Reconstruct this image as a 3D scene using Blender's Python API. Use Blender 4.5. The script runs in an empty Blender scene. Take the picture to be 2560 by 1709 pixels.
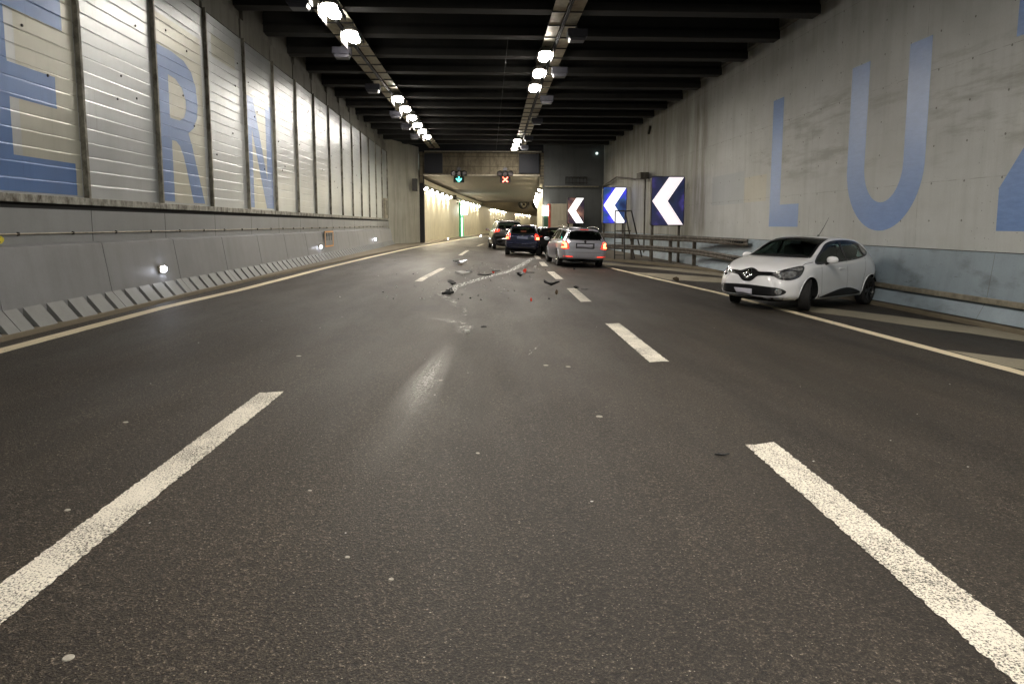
import bpy, bmesh, math, random
from mathutils import Vector, Matrix
from mathutils.bvhtree import BVHTree
R = math.radians
random.seed(7)
scene = bpy.context.scene
# ------------------------------------------------------------------ camera, world, exposure
K = 0.03                                   # the road falls to the right by 3 %
cam_d = bpy.data.cameras.new('camera'); cam = bpy.data.objects.new('camera', cam_d)
scene.collection.objects.link(cam); scene.camera = cam
cam_d.sensor_width = 36; cam_d.lens = 24.0; cam_d.shift_y = -0.0417; cam_d.clip_end = 1500; cam_d.clip_start = .05
cam.location = (0, 0, 1.577); cam.rotation_euler = (R(90-6.232), 0, R(-2.708))
world = bpy.data.worlds.new('World'); scene.world = world; world.use_nodes = True
wn = world.node_tree; wn.nodes.clear()
sky = wn.nodes.new('ShaderNodeTexSky'); sky.sky_type = 'NISHITA'; sky.sun_disc = False
sky.sun_elevation = R(14); sky.sun_rotation = R(60)
bg = wn.nodes.new('ShaderNodeBackground'); bg.inputs['Strength'].default_value = 0.13
wo = wn.nodes.new('ShaderNodeOutputWorld')
wn.links.new(sky.outputs[0], bg.inputs[0]); wn.links.new(bg.outputs[0], wo.inputs[0])
LAMP = 175.0                               # radiance of the lamp diffusers
scene.view_settings.view_transform = 'Standard'; scene.view_settings.look = 'None'
scene.view_settings.exposure = 0.14; scene.view_settings.gamma = 1.0
scene.render.engine = 'CYCLES'
cy = scene.cycles
cy.use_denoising = True; cy.use_adaptive_sampling = False; cy.max_bounces = 7; cy.diffuse_bounces = 4
cy.glossy_bounces = 4; cy.transmission_bounces = 6; cy.transparent_max_bounces = 12
cy.sample_clamp_indirect = 6; cy.sample_clamp_direct = 0; cy.use_light_tree = True
cy.caustics_reflective = False; cy.caustics_refractive = False
COL = scene.collection
def gz(x, y=0): return -K*max(-9.0, min(10.0, x))

# ------------------------------------------------------------------ materials
class NT:
    def __init__(s, name):
        s.m = bpy.data.materials.new(name); s.m.use_nodes = True; s.t = s.m.node_tree
        s.b = s.t.nodes['Principled BSDF']; s.out = s.t.nodes['Material Output']
        s.tc = None
    def n(s, typ, **kw):
        nd = s.t.nodes.new(typ)
        for k, v in kw.items():
            if k in nd.inputs: nd.inputs[k].default_value = v
            else: setattr(nd, k, v)
        return nd
    def l(s, a, b): s.t.links.new(a, b)
    def pos(s, scale=(1, 1, 1), rot=(0, 0, 0), uv=False):
        if s.tc is None: s.tc = s.t.nodes.new('ShaderNodeTexCoord')
        mp = s.t.nodes.new('ShaderNodeMapping'); mp.inputs['Scale'].default_value = scale; mp.inputs['Rotation'].default_value = rot
        s.l(s.tc.outputs['UV' if uv else 'Object'], mp.inputs[0]); return mp.outputs[0]
    def noise(s, scale, detail=4, rough=.55, vec=None, sc=(1, 1, 1)):
        nd = s.n('ShaderNodeTexNoise'); nd.inputs['Scale'].default_value = scale; nd.inputs['Detail'].default_value = detail
        nd.inputs['Roughness'].default_value = rough
        s.l(vec if vec is not None else s.pos(sc), nd.inputs['Vector']); return nd.outputs['Fac']
    def ramp(s, fac, stops, interp='LINEAR'):
        nd = s.n('ShaderNodeValToRGB'); cr = nd.color_ramp; cr.interpolation = interp
        while len(cr.elements) < len(stops): cr.elements.new(0.5)
        for e, (p, c) in zip(cr.elements, stops):
            e.position = p; e.color = (c, c, c, 1) if isinstance(c, (int, float)) else (*c, 1)
        s.l(fac, nd.inputs[0]); return nd.outputs[0]
    def math(s, op, a, b=None, c=None, clamp=False):
        nd = s.n('ShaderNodeMath'); nd.operation = op; nd.use_clamp = clamp
        for i, v in enumerate((a, b, c)):
            if v is None: continue
            if isinstance(v, (int, float)): nd.inputs[i].default_value = v
            else: s.l(v, nd.inputs[i])
        return nd.outputs[0]
    def mix(s, fac, a, b, mode='MIX'):
        nd = s.n('ShaderNodeMix'); nd.data_type = 'RGBA'; nd.blend_type = mode
        for sock, v in ((nd.inputs[0], fac), (nd.inputs[6], a), (nd.inputs[7], b)):
            if isinstance(v, (int, float)): sock.default_value = v if sock == nd.inputs[0] else (v, v, v, 1)
            elif isinstance(v, tuple): sock.default_value = (*v, 1)
            else: s.l(v, sock)
        return nd.outputs[2]
    def sep(s, vec):
        nd = s.n('ShaderNodeSeparateXYZ'); s.l(vec, nd.inputs[0]); return nd.outputs
    def bump(s, h, strength=.3, dist=.01):
        nd = s.n('ShaderNodeBump'); nd.inputs['Strength'].default_value = strength; nd.inputs['Distance'].default_value = dist
        s.l(h, nd.inputs['Height']); s.l(nd.outputs[0], s.b.inputs['Normal'])
    def col(s, v): 
        if isinstance(v, tuple): s.b.inputs['Base Color'].default_value = (*v, 1)
        else: s.l(v, s.b.inputs['Base Color'])
    def box(s, xyz, a0, a1, ia, b0, b1, ib, soft=.02):
        """soft-edged rectangle mask in two object coordinates"""
        def band(v, lo, hi):
            x = s.math('MULTIPLY', s.math('SUBTRACT', v, lo), 1/soft, clamp=True)
            y = s.math('MULTIPLY', s.math('SUBTRACT', hi, v), 1/soft, clamp=True)
            return s.math('MULTIPLY', x, y)
        return s.math('MULTIPLY', band(xyz[ia], a0, a1), band(xyz[ib], b0, b1))
def simple(name, c, rough=.5, metal=0., var=.0, scale=20., emit=None, es=0, bump=0., coat=0., sc=(1, 1, 1)):
    t = NT(name); t.b.inputs['Roughness'].default_value = rough; t.b.inputs['Metallic'].default_value = metal
    t.b.inputs['Coat Weight'].default_value = coat; t.b.inputs['Coat Roughness'].default_value = .04
    if var:
        n = t.noise(scale, 4, .6, sc=sc)
        lo = tuple(x*(1-var) for x in c); hi = tuple(min(1, x*(1+var)) for x in c)
        t.col(t.ramp(n, [(.3, lo), (.7, hi)]))
        if bump: t.bump(n, bump, .01)
    else: t.col(c)
    if emit: t.b.inputs['Emission Color'].default_value = (*emit, 1); t.b.inputs['Emission Strength'].default_value = es
    return t.m
def emis(name, c, s, base=(.5, .5, .5)):
    return simple(name, base, .4, emit=c, es=s)
M = {}
def asphalt():
    t = NT('asphalt')
    fine = t.noise(105, 2, .8); mid = t.noise(48, 2, .7); big = t.noise(.35, 4, .6, sc=(1.6, .35, 1)); pat = t.noise(1.6, 5, .6, sc=(1, .3, 1))
    k = t.math('ADD', t.math('MULTIPLY', fine, .62), t.math('MULTIPLY', mid, .38))
    c = t.ramp(k, [(.38, (.0035, .003, .0025)), (.47, (.0190, .0150, .0113)), (.54, (.040, .0325, .0250)), (.60, (.088, .073, .056)), (.68, (.28, .24, .19))])
    c = t.mix(.8, c, t.ramp(big, [(.3, (.74, .73, .74)), (.7, (1.22, 1.2, 1.15))]), 'MULTIPLY')
    tr = t.noise(.9, 4, .6, sc=(1.3, .045, 1)); c = t.mix(.7, c, t.ramp(tr, [(.36, (.72, .72, .72)), (.6, (1.15, 1.15, 1.14))]), 'MULTIPLY')
    c = t.mix(.5, c, t.ramp(pat, [(.35, (.75, .74, .73)), (.62, (1.15, 1.15, 1.15))]), 'MULTIPLY')
    # dark worn patches and old rubber in the lane
    P = t.sep(t.pos())
    for (x0, x1, y0, y1) in ((.18, .32, 6.35, 6.85), (.42, .50, 6.3, 6.95), (.58, .66, 6.3, 6.9), (-2.0, -1.75, 9.0, 9.5), (-1.6, -1.3, 9.0, 9.45), (-1.3, -.7, 12.2, 13.2)):
        m = t.box(P, x0, x1, 0, y0, y1, 1, .06); c = t.mix(t.math('MULTIPLY', m, .42), c, (.012, .011, .010))
    for sc_, th, hi in ((24, .10, .90), (60, .15, .90)):
        v = t.n('ShaderNodeTexVoronoi'); v.inputs['Scale'].default_value = sc_; t.l(t.pos(), v.inputs['Vector'])
        q = t.math('MULTIPLY', t.math('LESS_THAN', v.outputs['Distance'], th), t.math('GREATER_THAN', t.sep(v.outputs['Color'])[0], hi))
        c = t.mix(q, c, (.34, .31, .25))
    t.col(c)
    t.l(t.ramp(t.noise(.8, 4, .6, sc=(1, .25, 1)), [(.3, .48), (.7, .64)]), t.b.inputs['Roughness'])
    t.b.inputs['Specular IOR Level'].default_value = .3
    t.bump(k, .9, .012); return t.m
def paint(name, c, wear=.5):
    t = NT(name)
    n = t.noise(95, 3, .75); n2 = t.noise(2.2, 4, .6)
    f = t.ramp(t.math('ADD', n, t.math('MULTIPLY', t.math('SUBTRACT', n2, .5), .3)), [(wear-.085, 0), (wear+.02, 1)])
    dirty = t.mix(t.noise(5, 5, .6), tuple(x*.80 for x in c), c)
    t.col(t.mix(f, (.045, .040, .033), dirty)); t.b.inputs['Roughness'].default_value = .7
    t.bump(n, .8, .006); return t.m
def concrete(name, c, streak=.35, rough=.75, lines=None, extra=None, gloss=False):
    t = NT(name); P = t.sep(t.pos())
    n1 = t.noise(1.1, 6, .6); n2 = t.noise(3.0, 5, .65, sc=(1, 1, .08)); n3 = t.noise(30, 4, .7); n4 = t.noise(.5, 5, .6, sc=(1, 1, 2.2))
    col = t.mix(n1, tuple(x*.80 for x in c), tuple(min(1, x*1.13) for x in c))
    col = t.mix(streak, col, t.ramp(n2, [(.30, (.58, .57, .52)), (.52, (1, 1, 1)), (.75, (1.06, 1.06, 1.06))]), 'MULTIPLY')
    col = t.mix(.35, col, t.ramp(n3, [(.35, (.86, .86, .85)), (.6, (1.03, 1.03, 1.03))]), 'MULTIPLY')
    col = t.mix(.35, col, t.ramp(n4, [(.32, (.80, .79, .75)), (.6, (1.04, 1.04, 1.04))]), 'MULTIPLY')
    if extra: col = extra(t, P, col)
    t.col(col); t.b.inputs['Roughness'].default_value = rough
    t.bump(t.math('ADD', t.math('MULTIPLY', n3, .5), n1), .25, .01); return t.m
def dots(t, P, ia, ib, pa, pb, offa, offb, r):
    def cell(v, p, o):
        return t.math('SUBTRACT', t.math('FRACT', t.math('DIVIDE', t.math('ADD', v, o), p)), .5)
    a = t.math('MULTIPLY', cell(P[ia], pa, offa), pa); b = t.math('MULTIPLY', cell(P[ib], pb, offb), pb)
    d = t.math('SQRT', t.math('ADD', t.math('MULTIPLY', a, a), t.math('MULTIPLY', b, b)))
    return t.math('LESS_THAN', d, r)
def lines(t, P, i, p, o, w):
    a = t.math('MULTIPLY', t.math('ABSOLUTE', t.math('SUBTRACT', t.math('FRACT', t.math('DIVIDE', t.math('ADD', P[i], o), p)), .5)), p)
    return t.math('LESS_THAN', a, w)
def right_wall_extra(t, P, col):
    # repair coats of slightly different paint, stains, shutter joints, tie holes and pock marks
    m = t.box(P, 24.4, 27.8, 1, 2.33, 3.5, 2); col = t.mix(t.math('MULTIPLY', m, .55), col, (.36, .39, .41))
    m = t.box(P, 22.45, 24.37, 1, 2.35, 3.25, 2); col = t.mix(t.math('MULTIPLY', m, .5), col, (.52, .48, .35))
    st = t.noise(1.4, 6, .65, sc=(1, 1, .18))
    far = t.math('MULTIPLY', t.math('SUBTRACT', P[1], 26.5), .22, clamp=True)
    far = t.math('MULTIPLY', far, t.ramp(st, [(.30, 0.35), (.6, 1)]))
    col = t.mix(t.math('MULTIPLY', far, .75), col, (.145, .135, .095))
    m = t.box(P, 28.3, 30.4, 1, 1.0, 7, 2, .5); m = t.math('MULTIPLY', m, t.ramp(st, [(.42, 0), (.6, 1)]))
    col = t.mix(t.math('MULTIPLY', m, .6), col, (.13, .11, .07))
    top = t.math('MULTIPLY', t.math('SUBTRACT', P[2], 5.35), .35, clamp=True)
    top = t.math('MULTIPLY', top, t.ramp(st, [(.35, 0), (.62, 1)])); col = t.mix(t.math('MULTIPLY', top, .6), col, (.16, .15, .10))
    sm = t.noise(.9, 6, .7, sc=(1, .5, 3.2)); s2 = t.box(P, 5, 24, 1, 2.6, 5.4, 2, .6)
    col = t.mix(t.math('MULTIPLY', t.math('MULTIPLY', s2, t.ramp(sm, [(.50, 0), (.66, 1)])), .55), col, (.22, .21, .18))
    wob = t.math('MULTIPLY', t.noise(.3, 2, .5), .04)
    Pw = [P[0], t.math('ADD', P[1], wob), t.math('ADD', P[2], wob)]
    j = t.math('MAXIMUM', lines(t, Pw, 1, 4.9, 2.6, .007), lines(t, Pw, 2, 2.32, 1.0, .006))
    br = t.ramp(t.noise(2.5, 4, .7), [(.38, 0), (.55, 1)])
    col = t.mix(t.math('MULTIPLY', t.math('MULTIPLY', j, br), .5), col, (.11, .10, .08))
    d = dots(t, P, 1, 2, .98, .775, .1, .28, .023); col = t.mix(t.math('MULTIPLY', d, .75), col, (.07, .065, .05))
    v = t.n('ShaderNodeTexVoronoi'); v.inputs['Scale'].default_value = 9; t.l(t.pos(), v.inputs['Vector'])
    pk = t.math('MULTIPLY', t.math('LESS_THAN', v.outputs['Distance'], .10), t.ramp(t.noise(.6, 4, .7), [(.5, 0), (.56, 1)]))
    return t.mix(t.math('MULTIPLY', pk, .7), col, (.08, .075, .06))
M['asphalt'] = asphalt()
M['road_paint'] = paint('road_paint', (.80, .75, .64), .485)
M['line_paint'] = paint('line_paint', (.74, .64, .45), .38)
M['old_paint'] = paint('old_paint', (.30, .265, .19), .42)
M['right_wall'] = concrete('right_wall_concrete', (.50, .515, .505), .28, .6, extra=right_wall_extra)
def base_extra(t, P, col):
    sm = t.noise(1.6, 6, .7, sc=(1, .6, 1.5)); col = t.mix(t.math('MULTIPLY', t.ramp(sm, [(.52, 0), (.7, 1)]), .55), col, (.10, .11, .11))
    sc = t.noise(7, 4, .8, sc=(1, .25, 3)); col = t.mix(t.math('MULTIPLY', t.ramp(sc, [(.64, 0), (.70, 1)]), .8), col, (.06, .06, .06))
    j = lines(t, P, 1, 5.0, .4, .008)
    return t.mix(t.math('MULTIPLY', j, .6), col, (.10, .09, .07))
M['barrier_right'] = concrete('barrier_blue_grey', (.265, .325, .375), .25, .6, extra=base_extra)
M['barrier_left'] = concrete('barrier_grey', (.20, .205, .215), .3, .5)
M['toe'] = concrete('toe_concrete', (.165, .17, .165), .2, .6)
M['kerb'] = concrete('kerb_stone', (.15, .125, .085), .3, .85)
M['concrete'] = concrete('weathered_concrete', (.33, .32, .27), .8, .8)
def header_extra(t, P, col):
    j = t.math('MAXIMUM', lines(t, P, 0, 2.4, .4, .02), lines(t, P, 2, .74, .35, .03))
    col = t.mix(t.math('MULTIPLY', j, .7), col, (.05, .04, .025))
    d = t.ramp(t.noise(2.2, 6, .75, sc=(1, 1, .4)), [(.45, 0), (.62, 1)]); return t.mix(t.math('MULTIPLY', d, .8), col, (.045, .036, .022))
M['header'] = concrete('stained_header_concrete', (.16, .135, .09), .6, .85, extra=header_extra)
M['portal'] = concrete('dark_portal_concrete', (.095, .10, .10), .5, .85)
M['soffit'] = concrete('tube_soffit_concrete', (.075, .064, .045), .9, .9)
M['ceiling'] = concrete('sooty_ceiling_concrete', (.016, .016, .017), .4, .9)
M['beam'] = concrete('sooty_beam_concrete', (.020, .0195, .0175), .5, .9)
M['ledge'] = concrete('ledge_concrete', (.17, .165, .14), .8, .85)
M['tube_wall'] = concrete('tube_wall_paint', (.80, .75, .60), .35, .5)
M['vault'] = concrete('vault_concrete', (.20, .165, .10), .7, .85)
M['grey_wall'] = concrete('grey_painted_wall', (.235, .245, .252), .2, .45)
def panel(name, c, metal=.25):
    t = NT(name)
    n = t.noise(95, 2, .6); nb = t.noise(.9, 0, .5, sc=(1, .35, 1)); st = t.noise(1.3, 5, .65, sc=(1, 1, .12))
    col = t.mix(.4, c, t.ramp(st, [(.3, (.80, .80, .77)), (.6, (1.03, 1.03, 1.03))]), 'MULTIPLY')
    col = t.mix(.35, col, t.ramp(t.noise(3, 5, .6), [(.2, (.90, .90, .89)), (.8, (1.03, 1.03, 1.03))]), 'MULTIPLY')
    P = t.sep(t.pos()); soot = t.math('MULTIPLY', t.ramp(t.noise(1.7, 6, .7, sc=(1, .7, .25)), [(.30, 0), (.90, 1)]), .30)
    dr = t.math('MULTIPLY', t.ramp(t.noise(14, 4, .7, sc=(1, 1, .05)), [(.55, 0), (.72, 1)]), .28)
    col = t.mix(t.math('MAXIMUM', soot, dr), col, tuple(x*.45 for x in (c[0], c[1]*.97, c[2]*.88)))
    t.col(col); t.b.inputs['Metallic'].default_value = metal
    t.l(t.ramp(nb, [(.3, .30), (.7, .36)]), t.b.inputs['Roughness'])
    b1 = t.n('ShaderNodeBump'); b1.inputs['Strength'].default_value = .35; b1.inputs['Distance'].default_value = .004; t.l(n, b1.inputs['Height'])
    t.l(b1.outputs[0], t.b.inputs['Normal'])
    return t.m
M['panel'] = panel('aluminium_panel', (.43, .455, .47), .42)
M['panel_cream'] = panel('cream_panel_paint', (.43, .43, .365), .22)
M['panel_blue'] = panel('blue_panel_paint', (.085, .18, .42), .18)
def letterblue():
    t = NT('blue_wall_paint')
    n = t.noise(6, 5, .7, sc=(1, .5, 2.5)); f = t.noise(45, 4, .7, sc=(1, .4, 1.5))
    t.col(t.ramp(t.math('ADD', t.math('MULTIPLY', n, .7), t.math('MULTIPLY', f, .3)), [(.34, (.10, .20, .45)), (.62, (.155, .275, .56))]))
    t.l(t.ramp(n, [(.35, .30), (.65, .42)]), t.b.inputs['Roughness']); t.b.inputs['Specular IOR Level'].default_value = .7
    t.bump(t.math('ADD', f, n), .3, .006); return t.m
M['letter'] = letterblue()
def rusty(name, c):
    t = NT(name); n = t.noise(5, 6, .7, sc=(1, 1, .6))
    t.col(t.ramp(n, [(.35, (.055, .040, .022)), (.48, tuple(x*.55 for x in c)), (.62, c)])); t.b.inputs['Roughness'].default_value = .65
    t.bump(n, .3, .005); return t.m
M['post'] = rusty('weathered_post', (.30, .285, .23))
M['sill'] = rusty('dirty_sill', (.38, .37, .32))
M['rail'] = rusty('grimy_galvanised_rail', (.125, .11, .09))
M['galv'] = simple('galvanised', (.30, .27, .21), .5, .5, .3, 6)
M['tray'] = simple('cable_tray_metal', (.33, .29, .19), .5, .3, .3, 5)
M['cable'] = simple('black_cable', (.012, .012, .012), .6)
M['dark'] = simple('dark_gap', (.012, .012, .012), .9)
M['dark_steel'] = simple('dark_steel', (.035, .033, .03), .5, .4, .3, 12)
M['box_grey'] = simple('lamp_box_grey', (.028, .028, .04), .6, 0, .2, 8)
M['box_glass'] = simple('unlit_lamp_glass', (.05, .05, .062), .4)
M['housing'] = simple('lamp_housing', (.16, .15, .13), .5, .5)
M['lamp'] = emis('lamp_diffuser', (1.0, .93, .83), LAMP)
M['wlamp'] = emis('tube_lamp_diffuser', (1.0, .88, .64), LAMP*1.25)
M['marker'] = emis('marker_led', (.85, .88, 1.0), 60)
M['navy_sign'] = simple('navy_blank_sign', (.006, .007, .012), .7)
M['green_led'] = emis('green_led', (.05, 1, .75), 7)
M['red_led'] = emis('red_led', (1, .07, .03), 9)
M['glowing_green_paint'] = simple('glowing_green_paint', (.02, .30, .12), .5, emit=(.02, .5, .2), es=.25)  # exit frame paint carries a faint green glow of its own
M['green_glow'] = emis('green_door_glow', (.35, 1, .55), 4)
M['white_glow'] = emis('white_sign_glow', (.95, 1, .9), 14)
M['red_paint'] = simple('red_paint', (.45, .07, .04), .5, 0, .2, 6)
M['beige'] = concrete('beige_render', (.40, .36, .27), .5, .8)
M['yellow'] = simple('yellow_plate', (.62, .52, .03), .45, 0, .15, 30)
M['orange'] = simple('orange_frame', (.75, .36, .10), .5)
M['screw'] = simple('dark_screw', (.06, .05, .01), .6)

# ------------------------------------------------------------------ mesh helpers
def obj(name, me, parent=None):
    o = bpy.data.objects.new(name, me); COL.objects.link(o)
    if parent is not None: o.parent = parent
    return o
def tag(o, label=None, cat=None, group=None, kind=None):
    if label: o['label'] = label
    if cat: o['category'] = cat
    if group: o['group'] = group
    if kind: o['kind'] = kind
    return o
def thing(name, label, cat, loc=(0, 0, 0), rz=0, group=None, kind=None):
    o = bpy.data.objects.new(name, None); COL.objects.link(o); o.location = loc; o.rotation_euler = (0, 0, rz)
    o.empty_display_size = .2
    return tag(o, label, cat, group, kind)
def copy_tree(o, parent=None):
    c = o.copy(); COL.objects.link(c); c.parent = parent
    if parent is not None: c.matrix_parent_inverse = o.matrix_parent_inverse.copy()
    for ch in [q for q in bpy.data.objects if q.parent == o]: copy_tree(ch, c)
    return c
class MB:
    def __init__(s): s.v = []; s.f = []; s.mi = []; s.uv = []; s.cur = 0
    def add(s, vs, fs, mi=None):
        b = len(s.v); s.v += [tuple(v) for v in vs]; s.f += [tuple(i+b for i in f) for f in fs]; s.mi += [s.cur if mi is None else mi]*len(fs)
        return s
    def box(s, x0, x1, y0, y1, z0, z1, mi=None):
        vs = [(x, y, z) for x in (x0, x1) for y in (y0, y1) for z in (z0, z1)]
        return s.add(vs, [(0, 1, 3, 2), (4, 6, 7, 5), (0, 4, 5, 1), (2, 3, 7, 6), (0, 2, 6, 4), (1, 5, 7, 3)], mi)
    def obox(s, c, ax, ay, az, hx, hy, hz, mi=None):
        c = Vector(c); ax, ay, az = Vector(ax).normalized()*hx, Vector(ay).normalized()*hy, Vector(az).normalized()*hz
        vs = [c+ax*i+ay*j+az*k for i in (-1, 1) for j in (-1, 1) for k in (-1, 1)]
        return s.add(vs, [(0, 1, 3, 2), (4, 6, 7, 5), (0, 4, 5, 1), (2, 3, 7, 6), (0, 2, 6, 4), (1, 5, 7, 3)], mi)
    def bar(s, a, b, w, h=None, mi=None, up=(0, 0, 1)):
        a, b = Vector(a), Vector(b); d = (b-a); L = d.length; d.normalize()
        u = Vector(up)
        if abs(d.dot(u)) > .95: u = Vector((1, 0, 0))
        sd = d.cross(u).normalized(); u2 = sd.cross(d)
        return s.obox((a+b)/2, d, sd, u2, L/2, w/2, (h or w)/2, mi)
    def tube(s, pts, r, n=10, mi=None, caps=True, r2=None):
        pts = [Vector(p) for p in pts]; vs = []; fs = []; N = len(pts); prev = None
        for i, p in enumerate(pts):
            d = (pts[min(i+1, N-1)]-pts[max(i-1, 0)]).normalized()
            u = prev if prev is not None else (Vector((0, 0, 1)) if abs(d.z) < .9 else Vector((1, 0, 0)))
            sd = d.cross(u).normalized(); u = sd.cross(d).normalized(); prev = u
            rr = r if r2 is None else r+(r2-r)*i/(N-1)
            vs += [p+(sd*math.cos(2*math.pi*k/n)+u*math.sin(2*math.pi*k/n))*rr for k in range(n)]
        for i in range(N-1):
            for k in range(n): fs.append((i*n+k, i*n+(k+1) % n, (i+1)*n+(k+1) % n, (i+1)*n+k))
        if caps: fs.append(tuple(range(n-1, -1, -1))); fs.append(tuple((N-1)*n+k for k in range(n)))
        return s.add(vs, fs, mi)
    def lathe(s, prof, origin, axis, n=32, mi=None, closed=False):
        """prof: (radius, along)"""
        o = Vector(origin); a = Vector(axis).normalized(); u = a.orthogonal().normalized(); w = a.cross(u)
        vs = [o+a*h+(u*math.cos(2*math.pi*k/n)+w*math.sin(2*math.pi*k/n))*r for r, h in prof for k in range(n)]
        fs = []; m = len(prof)
        for i in range(m-1 if not closed else m):
            j = (i+1) % m
            for k in range(n): fs.append((i*n+k, i*n+(k+1) % n, j*n+(k+1) % n, j*n+k))
        return s.add(vs, fs, mi)
    def prism(s, poly, fn, d0, d1, mi=None):
        """poly of (a,b); fn(a,b,d)->xyz ; depth from d0 to d1"""
        n = len(poly); vs = [fn(a, b, d0) for a, b in poly]+[fn(a, b, d1) for a, b in poly]
        fs = [tuple(range(n)), tuple(range(2*n-1, n-1, -1))]+[(i, i+n, (i+1) % n+n, (i+1) % n) for i in range(n)]
        return s.add(vs, fs, mi)
    def sweep(s, prof, path, mi=None, close=True, caps=True):
        """prof list of (dx,z) ; path list of (x,y[,zoff]) : constant section swept along y"""
        vs = []; fs = []; n = len(prof)
        for p in path:
            zo = p[2] if len(p) > 2 else 0
            vs += [(p[0]+a, p[1], b+zo) for a, b in prof]
        m = n if close else n-1
        for i in range(len(path)-1):
            for k in range(m): fs.append((i*n+k, (i+1)*n+k, (i+1)*n+(k+1) % n, i*n+(k+1) % n))
        if close and caps: fs.append(tuple(range(n))); fs.append(tuple((len(path)-1)*n+k for k in range(n-1, -1, -1)))
        return s.add(vs, fs, mi)
    def build(s, name, mats, parent=None, smooth=False, bevel=0, seg=2, fixn=True):
        me = bpy.data.meshes.new(name); me.from_pydata(s.v, [], s.f)
        if not isinstance(mats, (list, tuple)): mats = [mats]
        for m in mats: me.materials.append(m)
        for p, mi in zip(me.polygons, s.mi): p.material_index = mi; p.use_smooth = smooth
        if fixn:
            bm = bmesh.new(); bm.from_mesh(me); bmesh.ops.recalc_face_normals(bm, faces=bm.faces); bm.to_mesh(me); bm.free()
        me.update(); o = obj(name, me, parent)
        if bevel:
            md = o.modifiers.new('bevel', 'BEVEL'); md.width = bevel; md.segments = seg; md.limit_method = 'ANGLE'; md.angle_limit = R(35)
        return o
def polyface(name, polys, fn, mat, parent, holes=(), cuts=(), th=.0):
    """flat painted shape: polygon(s) in 2D, optional hole, cut at given b-levels, mapped by fn(a,b)"""
    bm = bmesh.new()
    from mathutils.geometry import tessellate_polygon
    loops = [[Vector((a, b, 0)) for a, b in p] for p in list(polys)+list(holes)]
    flat = [v for l in loops for v in l]; vs = [bm.verts.new(v) for v in flat]
    for t in tessellate_polygon(loops):
        try: bm.faces.new([vs[i] for i in t])
        except ValueError: pass
    for c in cuts:
        bmesh.ops.bisect_plane(bm, geom=bm.verts[:]+bm.edges[:]+bm.faces[:], plane_co=(0, c, 0), plane_no=(0, 1, 0))
    for v in bm.verts: v.co = fn(v.co.x, v.co.y)
    bmesh.ops.recalc_face_normals(bm, faces=bm.faces)
    me = bpy.data.meshes.new(name); bm.to_mesh(me); bm.free(); me.materials.append(mat)
    return obj(name, me, parent)
def lerp(a, b, t): return a+(b-a)*t
def interp(pts, x):
    """monotone cubic through control points"""
    pts = sorted(pts)
    if x <= pts[0][0]: return pts[0][1]
    if x >= pts[-1][0]: return pts[-1][1]
    n = len(pts); d = [(pts[i+1][1]-pts[i][1])/(pts[i+1][0]-pts[i][0]) for i in range(n-1)]
    m = [d[0]]+[0 if d[i-1]*d[i] <= 0 else 2*d[i-1]*d[i]/(d[i-1]+d[i]) for i in range(1, n-1)]+[d[-1]]
    for i in range(n-1):
        if x <= pts[i+1][0]:
            h = pts[i+1][0]-pts[i][0]; t = (x-pts[i][0])/h
            return ((2*t**3-3*t*t+1)*pts[i][1]+(t**3-2*t*t+t)*h*m[i]+(-2*t**3+3*t*t)*pts[i+1][1]+(t**3-t*t)*h*m[i+1])
def frange(a, b, s):
    n = max(1, round((b-a)/s)); return [a+(b-a)*i/n for i in range(n+1)]
# curve of the bored tube and of the kerb
TUBE = [(-60, -6.3), (47, -6.05), (52.5, -4.55), (60, -4.12), (70, -3.42), (80, -2.72), (90, -1.87), (105, -.45), (120, 1.12), (150, 4.77), (185, 9.8), (220, 15.7), (270, 23.9), (330, 35)]
def xw(y): return interp(TUBE, y)
KERB = [(-60, -5.74), (8, -5.74), (17, -5.72), (20, -5.55), (24, -5.36), (30, -5.14), (39, -4.72), (44, -4.5), (54.4, -3.62), (61, -3.22), (72, -2.4), (84, -1.15), (96, -.1), (120, 2.3), (150, 6), (200, 13.4), (260, 23.3), (330, 36)]
def xk(y): return interp(KERB, y)

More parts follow.
